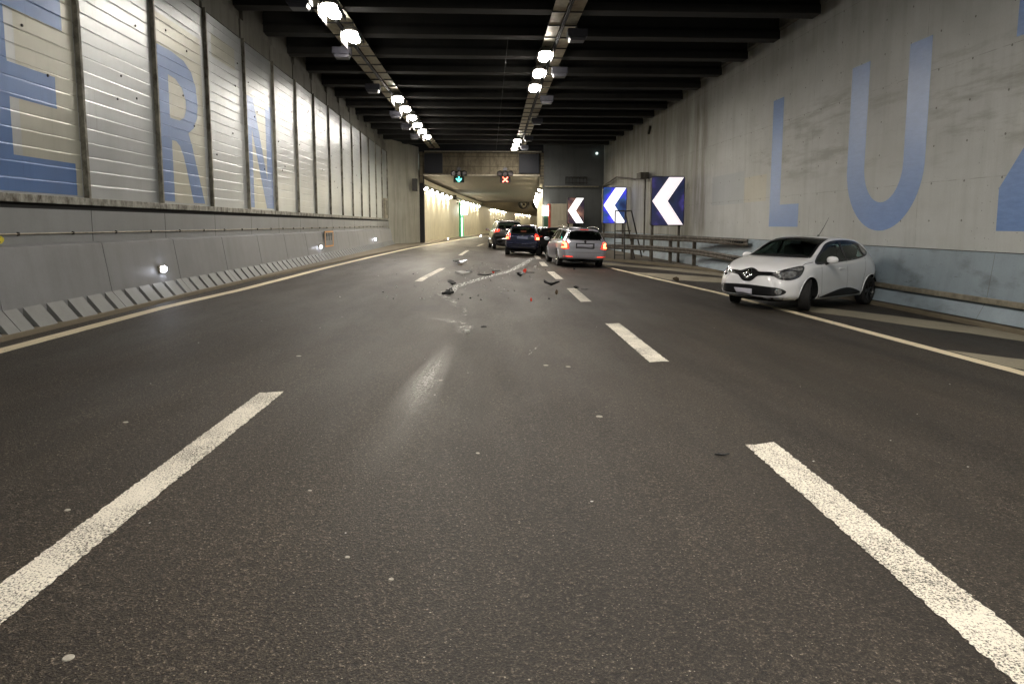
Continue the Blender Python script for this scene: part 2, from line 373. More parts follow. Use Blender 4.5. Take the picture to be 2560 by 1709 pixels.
# ------------------------------------------------------------------ ground, road, paint
mb = MB(); xs = [-14, -9, -6, 0, 5, 10, 20, 90]; ys = [-60, -20, 0, 20, 60, 120, 350]
mb.add([(x, y, gz(x)) for y in ys for x in xs], [(i*8+j, i*8+j+1, (i+1)*8+j+1, (i+1)*8+j) for i in range(6) for j in range(7)])
tag(mb.build('road', M['asphalt']), 'dark brown-grey asphalt carriageway', None, None, 'structure')
mb = MB(); mb.add([(-900, -900, -.6), (900, -900, -.6), (900, 900, -.6), (-900, 900, -.6)], [(0, 1, 2, 3)])
tag(mb.build('ground', simple('earth', (.06, .055, .045), .9, 0, .3, 2)), 'bare ground round the tunnel', None, None, 'structure')
def strip(name, pts, w, mat, dz=.004, label=None, ragged=0., step=.25, kind='structure', slant=0, uv=False):
    """painted strip along a path of (x,y); ragged edges"""
    path = []
    for (x0, y0), (x1, y1) in zip(pts[:-1], pts[1:]):
        n = max(1, int(math.hypot(x1-x0, y1-y0)/step))
        path += [(lerp(x0, x1, i/n), lerp(y0, y1, i/n)) for i in range(n)]
    path.append(pts[-1]); vs = []; fs = []; rg = random.Random(len(name)+int(pts[0][1]*10)); m = 4
    for i, (x, y) in enumerate(path):
        a = path[max(0, i-1)]; b = path[min(len(path)-1, i+1)]; d = Vector((b[0]-a[0], b[1]-a[1])).normalized(); nx, ny = d.y, -d.x
        ww = w(i/(len(path)-1)) if callable(w) else w
        for k in range(m+1):
            o = (k/m-.5)*ww; 
            if k in (0, m) and ragged: o += rg.uniform(-ragged, ragged)
            X, Y = x+nx*o, y+ny*o
            if i == len(path)-1: X += d.x*slant*(k/m-.5)*ww; Y += d.y*slant*(k/m-.5)*ww
            if i == 0: X += d.x*slant*(k/m-.5)*ww; Y += d.y*slant*(k/m-.5)*ww
            vs.append((X, Y, gz(X)+dz))
    for i in range(len(path)-1):
        for k in range(m): fs.append((i*(m+1)+k, i*(m+1)+k+1, (i+1)*(m+1)+k+1, (i+1)*(m+1)+k))
    b = MB(); b.add(vs, fs); o = b.build(name, mat, fixn=False)
    if uv:
        L = len(path); ul = o.data.uv_layers.new(name='UVMap')
        for lp in o.data.loops:
            i, k = divmod(lp.vertex_index, m+1); ul.data[lp.index].uv = (k/m, i/(L-1))
    return tag(o, label, None, None, kind)
def xl(y): return interp([(-30, -1.95), (0, -1.95), (6.2, -1.90), (18.5, -1.66), (24.3, -1.32), (34.5, -.99), (42.4, -.68), (50.8, -.14), (56, .28), (70, 1.7)], y)
def xr(y): return interp([(-30, 1.9), (0, 2.0), (4.9, 2.10), (8, 2.15), (11.2, 2.21), (14.5, 2.28), (17.6, 2.37), (24, 2.5), (30.3, 2.75), (36, 3.0), (50, 3.9)], y)
for i, (a, b) in enumerate([(-17.5, -11.8), (.2, 6.19), (18.5, 24.3), (34.6, 41.5), (50.8, 56.2), (66, 71.5)]):
    strip('lane_marking', [(xl(y), y) for y in frange(a, b, 1)], .2, M['road_paint'], label='cream dash of the left lane line', ragged=.006 if b < 12 else 0, step=.02 if b < 12 else .3, slant=.4)
for i, (a, b) in enumerate([(-10, -7), (-4, -1), (1.2, 4.89), (8.0, 11.2), (14.46, 17.6), (20.6, 23.97), (27.2, 30.3), (33.3, 36.4)]):
    strip('lane_marking', [(xr(y), y) for y in frange(a, b, 1)], .25, M['road_paint'], label='cream dash of the right lane line', ragged=.009 if b < 12 else 0, step=.02 if b < 12 else .3, slant=.45)
strip('edge_line', [(-5.42, -30), (-5.4, 7.8), (-5.42, 12), (-5.23, 15.1), (-5.09, 22.7), (-4.85, 29.9), (-4.42, 39.1), (-4.18, 43.6), (-3.3, 54.4), (-2.75, 61), (-1.9, 72), (-.7, 84), (2.6, 110), (10.5, 160), (24, 240)], .2, M['line_paint'], label='cream solid line along the left kerb', ragged=.004)
strip('edge_line', [(6.7, -20), (6.5, 7.7), (6.36, 12.9), (6.2, 17.3), (5.7, 22.1), (5.2, 27.9), (4.66, 31.6), (4.1, 37), (3.9, 41)], .22, M['line_paint'], label='cream solid line beside the hatched area', ragged=.006, step=.1)
def area(name, poly, mat, label, dz=.004):
    b = MB(); pp = [(x, y, gz(x)+dz) for x, y in poly]; b.add(pp, [tuple(range(len(pp)))])
    return tag(b.build(name, mat, fixn=False), label, None, None, 'structure')
def smoothpoly(top, bot):
    return top+bot[::-1]
area('hatch_marking', smoothpoly([(6.45, 14.6), (7.41, 14.6), (8.48, 13.0), (9.1, 11.7), (9.16, 10.3)], [(6.5, 13.95), (7.27, 12.85), (7.7, 11.85), (8.25, 11.0), (8.8, 9.7)])[:], M['old_paint'], 'faded hatch band in front of the white hatchback', .0035)
area('hatch_marking', smoothpoly([(6.62, 9.3), (7.6, 8.3), (8.6, 6.9), (9.1, 5.4)], [(6.62, 8.1), (7.1, 7.2), (7.6, 6.2), (8.0, 4.9)]), M['old_paint'], 'faded hatch band at the right edge of the picture', .0035)
area('hatch_marking', smoothpoly([(4.95, 32.0), (6.0, 31.4), (6.87, 29.6), (8.33, 28.1), (9.2, 26.2)], [(5.3, 29.0), (5.8, 29.1), (7.28, 26.85), (8.5, 24.4), (9.1, 22.9)]), M['old_paint'], 'faded hatch band below the guard rail', .0035)
area('hatch_marking', smoothpoly([(5.55, 25.1), (7.2, 24.25), (8.33, 23.0), (9.1, 21.6)], [(6.05, 21.5), (6.56, 21.4), (7.98, 20.6), (8.9, 18.9)]), M['old_paint'], 'faded hatch band beside the front of the white hatchback', .0035)
# raised gore kerb with the guard rail on it
mb = MB(); gp = [(6.1, 36.5), (6.0, 33.6), (6.9, 32.0), (7.9, 30.3), (8.9, 27.6), (9.3, 25.2), (9.32, 22.5), (9.6, 22.4), (9.8, 40), (8, 52), (6.3, 52)]
mb.prism(gp, lambda a, b, d: (a, b, gz(a)+d), -.1, .12)
tag(mb.build('pavement', M['kerb'], bevel=.02), 'raised brown kerb island carrying the guard rail', None, None, 'structure')
# left verge between the kerb and the wall
mb = MB(); vs = []; yy = frange(-60, 47, 3)+frange(48, 330, 5)
prof = []
for y in yy:
    k = xk(y); w = min(xw(y), k-.1)-1.5 if y < 47 else xw(y)-.3
    prof.append([(k, gz(k)-.02), (k-.015, gz(k)+.055), (k-.05, gz(k)+.07), (w, gz(w)+.075)])
for r in prof: pass
for r, y in zip(prof, yy): vs += [(a, y, b) for a, b in r]
mb.add(vs, [(i*4+j, i*4+j+1, i*4+j+5, i*4+j+4) for i in range(len(yy)-1) for j in range(3)])
tag(mb.build('kerb', M['kerb']), 'low brown kerb along the left side', None, None, 'structure')

# ------------------------------------------------------------------ left wall : precast barrier, grey wall, aluminium panels
PITCH = 2.58; Y0 = 11.37
bar = thing('crash_barrier', 'long grey precast concrete barrier with dark drainage slots in its foot, left side', 'barrier')
def yk(k): return Y0+PITCH*k
for k in range(-8, 14):
    a, b = yk(k)+.008, yk(k+1)-.008
    if b > 47.6: b = 47.4
    g = .235
    mb = MB(); mb.sweep([(0, .50), (-.115, 1.28), (-.2, 1.31), (-.5, 1.31), (-.5, .1), (0, .1)], [(-5.985, a), (-5.985, b)])
    seg = mb.build('barrier_segment', M['barrier_left'], bar, bevel=.006)
    slots = [a+.26+i*.492 for i in range(5)]
    foot = [(-.0, .12), (-.02, .235), (-.235, .505), (-.5, .505), (-.5, .12)]; low = [(-.04, .12), (-.05, .20), (-.29, .44), (-.5, .44), (-.5, .12)]
    if k <= 11:
        mb = MB(); cur = a
        for s in slots:
            mb.sweep(foot, [(-5.755, cur), (-5.755, s)]); cur = s+.115
        mb.sweep(foot, [(-5.755, cur), (-5.755, b)]); mb.build('barrier_foot', M['toe'], seg)
        for s in slots: mb = MB(); mb.sweep(low, [(-5.755, s-.001), (-5.755, s+.116)]); mb.build('drain_slot', M['dark'], seg)
    else:
        mb = MB(); mb.sweep(foot, [(-5.755, a), (-5.755, b)]); mb.build('barrier_foot', M['toe'], seg)
# grey wall strip + conduit + sill + panels
wl = thing('clad_wall', 'left wall of horizontally ribbed aluminium panels lettered E R N above a plain grey strip', 'wall')
mb = MB(); mb.box(-6.6, -6.235, -9.2, 47.4, .1, 1.80); mb.build('grey_strip', M['grey_wall'], wl)
for k in range(-6, 14): mb = MB(); mb.box(-6.3, -6.2335, yk(k)-.006, yk(k)+.006, 1.3, 1.8); mb.build('strip_joint', M['dark'], wl)
mb = MB(); mb.tube([(-6.222, -9.2, 1.45), (-6.222, 47, 1.45)], .011, 8); cd = mb.build('conduit', M['galv'], wl)
for i in range(30): mb = MB(); mb.box(-6.235, -6.205, 8.3+i*1.25, 8.325+i*1.25, 1.425, 1.475); mb.build('conduit_clip', M['dark_steel'], cd)
mb = MB(); mb.box(-6.6, -6.27, -9.2, 47.4, 1.80, 1.88); mb.build('shadow_gap', M['dark'], wl)
mb = MB(); mb.box(-6.6, -6.205, -9.2, 47.45, 1.88, 1.995); mb.build('sill', M['sill'], wl, bevel=.008)
RIB = []
z = 2.0; i = 0
while z < 6.44:
    st = .225; RIB += [(z, 0.0), (z+st*.88, .005 if i % 2 else .002), (z+st*.91, .000), (z+st-.003, -.005)]; z += st; i += 1
def ribx(zz):
    for (z0, a0), (z1, a1) in zip(RIB[:-1], RIB[1:]):
        if z0 <= zz <= z1: return lerp(a0, a1, (zz-z0)/(z1-z0))
    return 0
ZT = 6.46
def panel_prof():
    p = [q for q in RIB if q[0] < ZT-.02]
    return [(a, z) for z, a in p]+[(0, ZT), (-.10, ZT), (-.10, 2.0)]
panels = {}
for k in range(-8, 14):
    a, b = yk(k)+.05, yk(k+1)-.05
    if k == 13: b = 47.42-.05
    mb = MB(); mb.sweep(panel_prof(), [(-6.3, a), (-6.3, b)])
    p = mb.build('aluminium_panel', M['panel'], wl); panels[k] = p
    if -2 <= k <= 9:   # a few dark fixing holes
        mb = MB(); rg = random.Random(k)
        for _ in range(4):
            yy_, zz_ = rg.uniform(a+.3, b-.3), rg.uniform(3.0, 5.9)
            mb.lathe([(0, .001), (.022, .001), (.022, -.01)], (-6.28, yy_, zz_), (1, 0, 0), 10)
        mb.build('fixing_hole', M['dark'], p)
for k in range(-8, 15):
    y = yk(k) if k < 14 else 47.42
    mb = MB(); mb.box(-6.34, -6.225, y-.042, y-.010, 1.996, ZT+.03); mb.box(-6.34, -6.235, y+.010, y+.042, 1.996, ZT+.03); mb.box(-6.36, -6.27, y-.010, y+.010, 1.996, ZT+.03)
    mb.build('panel_post', M['post'], wl)
cuts = [z for z, a in RIB]
def onpanel(off): return lambda a, b: (-6.3+ribx(b)+off, a, b)
lw = 'painted_letter'
polyface('cream_patch', [[(9.9, 2.03), (11.28, 2.03), (11.3, 5.6), (9.9, 5.6)]], onpanel(.0025), M['panel_cream'], panels[-1], cuts=cuts)
e = polyface(lw, [[(8.95, 2.03), (11.13, 2.03), (11.13, 2.52), (9.71, 2.52), (9.71, 3.29), (10.75, 3.29), (10.75, 3.75), (9.71, 3.75), (9.71, 4.48), (11.01, 4.48), (11.01, 5.08), (8.95, 5.08)]], onpanel(.005), M['panel_blue'], wl, cuts=cuts)
e['label'] = 'blue letter E'
r = polyface(lw, [[(14.0, 5.1), (14.77, 5.1), (15.36, 5.04), (15.72, 4.88), (15.92, 4.6), (15.99, 4.24), (15.92, 3.93), (15.70, 3.68), (15.42, 3.54), (15.56, 3.32), (15.72, 2.98), (15.94, 2.5), (16.15, 2.05), (15.52, 2.05), (15.27, 2.68), (15.12, 3.02), (14.96, 3.22), (14.78, 3.3), (14.59, 3.3), (14.59, 2.05), (14.0, 2.05)]],
    onpanel(.005), M['panel_blue'], wl, holes=[[(14.56, 4.6), (14.89, 4.58), (15.18, 4.46), (15.35, 4.25), (15.36, 4.04), (15.24, 3.84), (15.0, 3.75), (14.56, 3.74)]], cuts=cuts)
r['label'] = 'blue letter R'
n_ = polyface(lw, [[(19.07, 5.08), (19.84, 5.08), (20.9, 2.9), (20.9, 5.08), (21.44, 5.08), (21.44, 2.05), (20.75, 2.05), (19.64, 4.2), (19.64, 2.05), (19.07, 2.05)]], onpanel(.005), M['panel_blue'], wl, cuts=cuts)
n_['label'] = 'blue letter N'
polyface('cream_patch', [[(14.02, 5.18), (16.28, 5.18), (16.28, 5.72), (14.02, 5.72)]], onpanel(.0025), M['panel_cream'], panels[1], cuts=cuts)
polyface('cream_patch', [[(14.6, 2.03), (16.28, 2.03), (16.28, 5.17), (14.02, 5.17), (14.02, 5.1), (14.5, 3.0)]], onpanel(.0025), M['panel_cream'], panels[1], cuts=cuts)
polyface('cream_patch', [[(16.95, 5.53), (18.50, 5.53), (18.50, 6.06), (16.95, 6.06)]], onpanel(.0025), M['panel_cream'], panels[2], cuts=cuts)
polyface('cream_patch', [[(19.1, 2.03), (21.4, 2.03), (21.4, 5.1), (19.1, 5.1)]], onpanel(.0025), M['panel_cream'], panels[3], cuts=cuts)
# concrete ledge blocks above the panels, each a block one can count
mb = MB(); mb.box(-7.2, -6.52, -9.2, 47.4, .0, 8.4); mb.build('backing_wall', M['ledge'], wl)
for k in range(-8, 14):
    a, b = yk(k)+.07, min(yk(k+1)-.07, 47.35)
    mb = MB(); mb.box(-6.55, -6.33, a, b, ZT+.04, 7.02); mb.box(-6.55, -6.42, a+.5, b, 7.02, 7.5)
    mb.build('ledge_block', M['ledge'], wl, bevel=.01)
# splayed concrete wing wall up to the portal
wing = thing('wing_wall', 'pale stained concrete wing wall turning in to the tunnel mouth, left', 'wall')
mb = MB(); pw = [(-6.2, 47.45), (-5.6, 49.0), (-4.9, 51.2), (-4.55, 52.5), (-5.2, 53), (-7, 47.45)]
mb.prism(pw, lambda a, b, d: (a, b, d), -.05, 7.35); mb.build('wall_face', M['concrete'], wing)
mb = MB(); mb.box(-4.9, -4.5, 50.6, 50.9, 4.0, 4.9); mb.build('call_box', M['dark_steel'], wing, bevel=.03)
# small metal door-like cabinet at the end of the panels
mb = MB(); mb.box(-6.27, -6.13, 45.3, 46.5, 1.997, 3.3); c = mb.build('wall_cabinet', M['galv'], bevel=.02)
tag(c, 'narrow grey metal cabinet at the far end of the ribbed panels', 'cabinet')
mb = MB(); mb.box(-6.131, -6.115, 45.45, 46.35, 2.2, 3.15); mb.build('cabinet_door', M['post'], c)

# ------------------------------------------------------------------ right wall
wr = thing('concrete_wall', 'tall pale concrete wall painted with blue letters L U Z, right side', 'wall')
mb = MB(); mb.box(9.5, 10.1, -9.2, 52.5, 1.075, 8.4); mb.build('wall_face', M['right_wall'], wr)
mb = MB(); mb.sweep([(9.488, 1.06), (9.44, 1.05), (9.34, .19), (9.9, .19), (9.9, 1.06)], [(0, -9.2), (0, 52.5)]); base = mb.build('wall_base', M['barrier_right'], wr, bevel=.004)
mb = MB(); mb.sweep([(9.34, .175), (9.17, -.16), (9.9, -.3), (9.9, .175)], [(0, -9.2), (0, 52.5)]); mb.build('wall_foot', M['barrier_right'], wr)
mb = MB(); mb.box(9.50, 9.9, -9.2, 52.5, 1.061, 1.0745); mb.build('ledge_joint', M['dark'], wr)
mb = MB(); mb.sweep([(9.10, -.34), (9.115, -.20), (9.165, -.185), (9.4, -.185), (9.4, -.34)], [(0, -9.2), (0, 23)]); mb.build('kerb_stone', M['kerb'], wr, bevel=.01)
mb = MB(); mb.box(9.24, 9.30, -9.2, 22.3, .14, .245); mb.box(9.30, 9.36, -9.2, 22.3, .20, .215); ph = mb.build('handrail', M['galv'], wr, bevel=.012)
def onwall(a, b): return (9.4975, a, b)
for nm, poly in (('L', [(22.15, 5.53), (21.38, 5.53), (21.38, 2.2), (20.1, 2.2), (20.1, 1.51), (22.15, 1.51)]),
    ('U', [(17.46, 5.52), (16.66, 5.52)]+[(15.90+.78*math.cos(q), 3.0-.90*math.sin(q)) for q in [math.pi*k/24 for k in range(25)]]+[(15.12, 5.52), (14.36, 5.52)]+[(15.92-1.56*math.cos(q), 3.0-1.57*math.sin(q)) for q in [math.pi*k/32 for k in range(33)]]),
    ('Z', [(12.2, 1.46), (12.2, 2.24), (10.24, 4.87), (12.06, 4.87), (12.05, 5.5), (9.1, 5.5), (9.1, 4.8), (11.05, 2.24), (9.1, 2.24), (9.1, 1.46)])):
    o = polyface('painted_letter', [poly], onwall, M['letter'], wr); o['label'] = 'blue letter ' + nm
# ------------------------------------------------------------------ ceiling and beams
mb = MB(); mb.box(-7.2, 10.1, -9.2, 52.5, 8.4, 8.9); tag(mb.build('ceiling', M['ceiling']), 'dark sooty ceiling slab', None, None, 'structure')
BY = [19.15+2.545*k for k in range(-11, 13)]
b0 = None; ordn = ['first', 'second', 'third', 'fourth', 'fifth', 'sixth', 'seventh', 'eighth', 'ninth', 'tenth', 'eleventh', 'twelfth', 'thirteenth', 'fourteenth']
for y in BY:
    if b0 is None:
        mb = MB(); mb.prism([(-.24, 0), (.24, 0), (.24, .22), (.14, .34), (.14, 1.12), (-.14, 1.12), (-.14, .34), (-.24, .22)], lambda a, b, d: (d, a, b), -6.45, 9.32)
        b0 = mb.build('ceiling_beam', M['beam'], bevel=.01); o = b0
    else: o = b0.copy(); COL.objects.link(o)
    o.location = (0, y, 7.28)
    j = round((y-19.15)/2.545)
    lb = ('dark concrete ceiling beam, %s from the camera among those in the picture' % ordn[j]) if 0 <= j < 14 else 'dark concrete ceiling beam above and behind the camera, out of the picture'
    tag(o, lb, 'beam', 'dark beams under the ceiling')
# haunch above the right wall
mb = MB(); mb.box(9.32, 9.499, -9.2, 52.4, 7.62, 8.39); mb.build('wall_head', M['ledge'], wr)

# ------------------------------------------------------------------ cable trays and luminaires
def trx(y): return interp([(-30, 1.98), (16, 2.10), (25, 2.2), (45, 2.60), (52, 2.75)], y)+.25
def tlx(y): return interp([(-30, -4.05), (16, -3.95), (24, -3.87), (32, -3.72), (45, -3.45), (51, -3.3)], y)
def tray(label, fx):
    t = thing('cable_tray', label, 'cable tray')
    ys = frange(-9, 51.6, 1.26)
    for s in (-1, 1):
        far = MB()
        for a, b in zip(ys[:-1], ys[1:]):
            mb = MB() if a > 14 else far
            xa, xb = fx(a+.03), fx(b-.03); i0, i1 = s*.06, s*.40
            mb.add([(xa+i0, a+.03, 7.20), (xa+i1, a+.03, 7.20), (xb+i1, b-.03, 7.20), (xb+i0, b-.03, 7.20), (xa+i0, a+.03, 7.222), (xa+i1, a+.03, 7.222), (xb+i1, b-.03, 7.222), (xb+i0, b-.03, 7.222)],
                   [(0, 1, 2, 3), (7, 6, 5, 4), (0, 4, 5, 1), (1, 5, 6, 2), (2, 6, 7, 3), (3, 7, 4, 0)])
            if a > 14: mb.build('tray_panel', M['tray'], t)
        far.build('tray_panel', M['tray'], t)['kind'] = 'stuff'
    for y in ys[14:]: mb = MB(); mb.box(fx(y)-.42, fx(y)+.42, y-.02, y+.02, 7.17, 7.28); mb.build('cross_bar', M['dark_steel'], t)
    for o_ in (-.025, .03):
        mb = MB(); mb.tube([(fx(y)+o_, y, 7.15) for y in ys], .022, 6); mb.build('cable', M['cable'], t)
    return t
tray('slatted cable tray hung down the left of the ceiling, over the left lane', tlx)
tray('slatted cable tray hung down the middle of the ceiling', trx)
def make_lamp(deep=.115):
    t = thing('tunnel_lamp', 'x', 'ceiling lamp')
    def ov(a, b, z, n=28, e=.62):
        return [(a*math.copysign(abs(math.cos(q))**e, math.cos(q)), b*math.copysign(abs(math.sin(q))**e, math.sin(q)), z) for q in [2*math.pi*k/n for k in range(n)]]
    def shell(rs):
        n = len(rs[0]); vs = [v for q in rs for v in q]
        return MB().add(vs, [(i*n+k, i*n+(k+1) % n, (i+1)*n+(k+1) % n, (i+1)*n+k) for i in range(len(rs)-1) for k in range(n)]+[tuple(range(n)), tuple(len(vs)-n+k for k in range(n-1, -1, -1))])
    shell([ov(.24, .60, 0), ov(.24, .60, .05), ov(.18, .52, .15)]).build('lamp_housing', M['housing'], t)
    shell([ov(.18, .52, 0), ov(.175, .51, -.05), ov(.15, .47, -.09), ov(.10, .40, -.11)]).build('lamp_diffuser', M['lamp'], t, smooth=False)
    mb = MB(); mb.box(-.245, -.235, -.50, .50, -deep, .03); mb.box(.235, .245, -.50, .50, -.115, .03); mb.build('added_light_shield', M['cable'], t)  # black side plates added to cut the lamp light off the wall tops
    mb = MB(); mb.bar((0, -.3, .13), (0, -.3, .3), .03); mb.bar((0, .3, .13), (0, .3, .3), .03); mb.build('hanger', M['dark_steel'], t)
    return t
L0 = None
leftl = [18.2, 20.6, 30.4, 32.95, 35.5, 38.1, 40.6, 43.2]
rightl = [-5.2, -2.6, 0, 2.5, 5.1, 7.6, 10.1, 22.6, 25.15, 27.75, 45.0, 47.4, 49.7]
fardesc = {18.2: 'nearest lit lamp of the left row, cut by the top edge of the picture', 20.6: 'second lit lamp of the left row, large and alone below the first',
    30.4: 'first lit lamp after the gap in the left row', 32.95: 'second lit lamp after the gap in the left row', 35.5: 'third lit lamp after the gap in the left row', 38.1: 'fourth lit lamp after the gap in the left row',
    40.6: 'fifth lit lamp after the gap in the left row', 43.2: 'farthest lit lamp of the left row', 22.6: 'largest and nearest lit lamp of the middle row', 25.15: 'second lit lamp of the middle row', 27.75: 'third lit lamp of the middle row, before the long gap',
    45.0: 'first of the three far lamps of the middle row', 47.4: 'middle one of the three far lamps of the middle row', 49.7: 'farthest lit lamp of the middle row, above the header'}
for row, fx in ((leftl, lambda y: interp([(0, -3.85), (18.2, -3.71), (20.5, -3.63), (30.4, -3.45), (38, -3.3), (43.3, -3.18)], y)), (rightl, lambda y: interp([(-20, 2.0), (22.6, 2.12), (27.8, 2.19), (45, 2.46), (50, 2.50)], y))):
    L0 = None
    for y in row:
        if L0 is None: L0 = make_lamp(.26 if row is leftl else .115); o = L0
        else: o = copy_tree(L0)
        o.location = (fx(y), y, 6.98)
        tag(o, fardesc.get(y, 'lit ceiling lamp hidden above the top of the picture, continuing the row'), 'ceiling lamp', 'lit ceiling lamps in two rows')
def make_box():
    t = thing('signal_box', 'x', 'lamp box')
    mb = MB(); mb.box(-.28, .28, -.2, .2, 0, .22); mb.build('casing', M['box_grey'], t, bevel=.02)
    mb = MB(); mb.prism([(-.24, -.002), (.24, -.002), (.2, -.10), (-.2, -.10)], lambda a, b, d: (a, d, b), -.17, .17); mb.build('glass', M['box_glass'], t, bevel=.01)
    mb = MB(); mb.bar((0, 0, .22), (0, 0, .36), .04); mb.build('hanger', M['dark_steel'], t); return t
B0 = None
for i, (x, y) in enumerate([(2.78, 19.9), (2.83, 24.6), (2.9, 29.9), (3.0, 36.0), (3.08, 43.2), (3.15, 48.3)]):
    if B0 is None: B0 = make_box(); o = B0
    else: o = copy_tree(B0)
    o.location = (x, y, 6.82)
    tag(o, 'unlit grey lamp box right of the middle cable tray, %s from the camera' % ordn[i], 'lamp box', 'unlit boxes beside the cable trays')
for i, (x, y) in enumerate([(-4.3, 17.3), (-4.25, 22.2), (-4.15, 27.8), (-4.05, 34.2), (-3.98, 38.3), (-3.9, 42.6)]):
    o = copy_tree(B0); o.location = (x, y, 6.82)
    tag(o, 'unlit grey lamp box left of the left cable tray, %s from the camera' % ordn[i], 'lamp box', 'unlit boxes beside the cable trays')

mb = MB(); mb.tube([(.9, 21.5, 7.25), (.95, 28, 6.9), (1.0, 34, 6.7), (1.15, 44, 6.9), (1.25, 51.9, 7.0)], .006, 5)
o = mb.build('hanging_cable', M['cable']); tag(o, 'thin black cable sagging under the beams left of the middle lamp row', 'cable')
mb = MB(); mb.bar((9.42, 38.0, 6.95), (9.42, 38.35, 6.6), .12); o = mb.build('wall_sensor', M['dark_steel'], bevel=.01); tag(o, 'small dark sensor box high on the right wall under the beam ends', 'box')
# ------------------------------------------------------------------ portal wall
pt = thing('portal_wall', 'dark end wall round the mouth of the bored tunnel, with stained header', 'wall')
mb = MB(); mb.box(-4.2, 4.62, 52.5, 53.2, 5.30, 6.95); mb.build('header', M['header'], pt)
mb = MB(); mb.box(-7.2, 10.1, 52.9, 53.4, 6.95, 8.4); mb.box(-4.55, -4.2, 52.6, 53.2, 0, 6.95); mb.build('upper_wall', M['ceiling'], pt)
mb = MB(); mb.box(4.90, 10.1, 52.5, 53.4, -.5, 8.4); mb.build('side_wall', M['portal'], pt)
mb = MB(); mb.box(4.62, 4.90, 52.45, 53.3, 4.65, 7.0, 0); mb.box(-4.48, -4.25, 52.35, 52.6, 4.7, 7.0, 0); mb.build('corner_pillar', M['header'], pt)
mb = MB(); mb.box(4.6, 4.93, 52.4, 53.2, 6.96, 7.05)
for i in range(9): mb.box(4.62, 4.91, 52.41, 52.449, 4.75+i*.25, 4.79+i*.25)
mb.build('pillar_band', M['dark_steel'], pt)
mb = MB(); mb.tube([(-4.1, 52.2, 7.02), (4.7, 52.2, 7.02)], .055, 8); mb.build('header_pipe', M['galv'], pt)
mb = MB(); mb.box(-4.2, 4.6, 52.3, 52.5, 5.24, 5.34); mb.build('header_sill', M['galv'], pt)
mb = MB(); mb.tube([(4.95, 52.35, 4.45), (9.1, 52.35, 4.45)], .05, 8); mb.build('side_pipe', M['galv'], pt)
mb = MB()
for i in range(7):
    x = 6.55+i*.27; mb.bar((x, 52.38, 4.62), (x, 52.38, 5.16), .04); mb.bar((x, 52.38, 5.16), (x, 52.2, 5.16), .04)
mb.bar((6.5, 52.38, 5.16), (8.25, 52.38, 5.16), .04); mb.bar((6.5, 52.38, 4.75), (8.25, 52.38, 4.75), .04)
o = mb.build('hook_rack', M['dark_steel']); tag(o, 'dark steel hook rack on the end wall above the pipe', 'rack')
mb = MB(); mb.box(8.86, 9.0, 52.3, 52.45, 6.88, 7.02); o = mb.build('tiny_lamp', emis('tiny_lamp_light', (.7, .9, .85), 2.2), bevel=.02); tag(o, 'tiny pale square lamp high in the right corner of the end wall', 'lamp')
for x0, x1, lb in ((-4.12, -2.75, 'blank dark square board over the left end of the header'), (3.0, 4.55, 'blank dark square board over the right end of the header')):
    mb = MB(); mb.box(x0, x1, 52.25, 52.42, 5.42, 6.88); o = mb.build('blank_board', M['navy_sign'], bevel=.02); tag(o, lb, 'sign board', 'blank boards on the header')
# pipe bracket on the right wall above the middle chevron
mb = MB(); mb.tube([(9.35, 52.0, 4.45), (9.2, 46, 4.75), (9.1, 40.0, 4.2), (9.05, 38.5, 4.25)], .05, 8); mb.box(8.9, 9.35, 37.8, 38.8, 4.1, 4.45); mb.bar((9.25, 38.2, 4.2), (9.25, 38.2, 0), .07)
o = mb.build('pipe_bracket', M['rail'], bevel=.005); tag(o, 'rusty pipe and post on the right wall beside the middle chevron sign', 'pipe')
# lane signals
def signal(x, lb, kind):
    t = thing('lane_signal', lb, 'traffic signal', (x, 51.8, 5.0), 0, 'lane signals under the header')
    mb = MB(); mb.box(-.40, .40, -.06, .22, -.30, .15); mb.build('lit_housing', M['dark'], t, bevel=.03)
    for dx in (-.40, 0, .40):
        mb = MB(); mb.lathe([(0, 0), (.19, 0), (.20, -.02), (.20, -.30), (.18, -.30), (.18, -.02)], (dx, 0, .37), (0, 1, 0), 20); mb.build('round_lamp', M['dark'], t, smooth=False)
        mb = MB(); mb.lathe([(0, -.03), (.15, -.03)], (dx, 0, .37), (0, 1, 0), 20); mb.build('lens', simple('dull_red_lens', (.02, .006, .006), .3), t)
    mb = MB(); mb.box(-.60, .60, .05, .22, .20, .55); mb.build('back_plate', M['dark'], t, bevel=.05)
    mb = MB(); mb.box(-.14, .14, 0, .25, .60, .80); mb.build('top_box', M['box_glass'], t, bevel=.02)
    mb = MB(); y = -.085
    if kind == 'x':
        for s in (-1, 1): mb.bar((-.19*s, y, -.26), (.19*s, y, .10), .02, .065, up=(s*1.0, 0, -.95))
        mb.build('lit_cross', M['red_led'], t)
    else:
        mb.bar((0, y, .12), (0, y, -.20), .02, .06, up=(1, 0, 0))
        for s in (-1, 1): mb.bar((.19*s, y-.002, -.02), (0, y-.002, -.24), .02, .065, up=(s*.9, 0, .9))
        mb.build('lit_arrow', M['green_led'], t)
    mb = MB(); mb.bar((0, .1, .8), (0, .3, .9), .05); mb.build('bracket', M['dark_steel'], t)
signal(-1.52, 'lane signal showing a lit green downward arrow', 'a'); signal(1.94, 'lane signal showing a lit red cross', 'x')
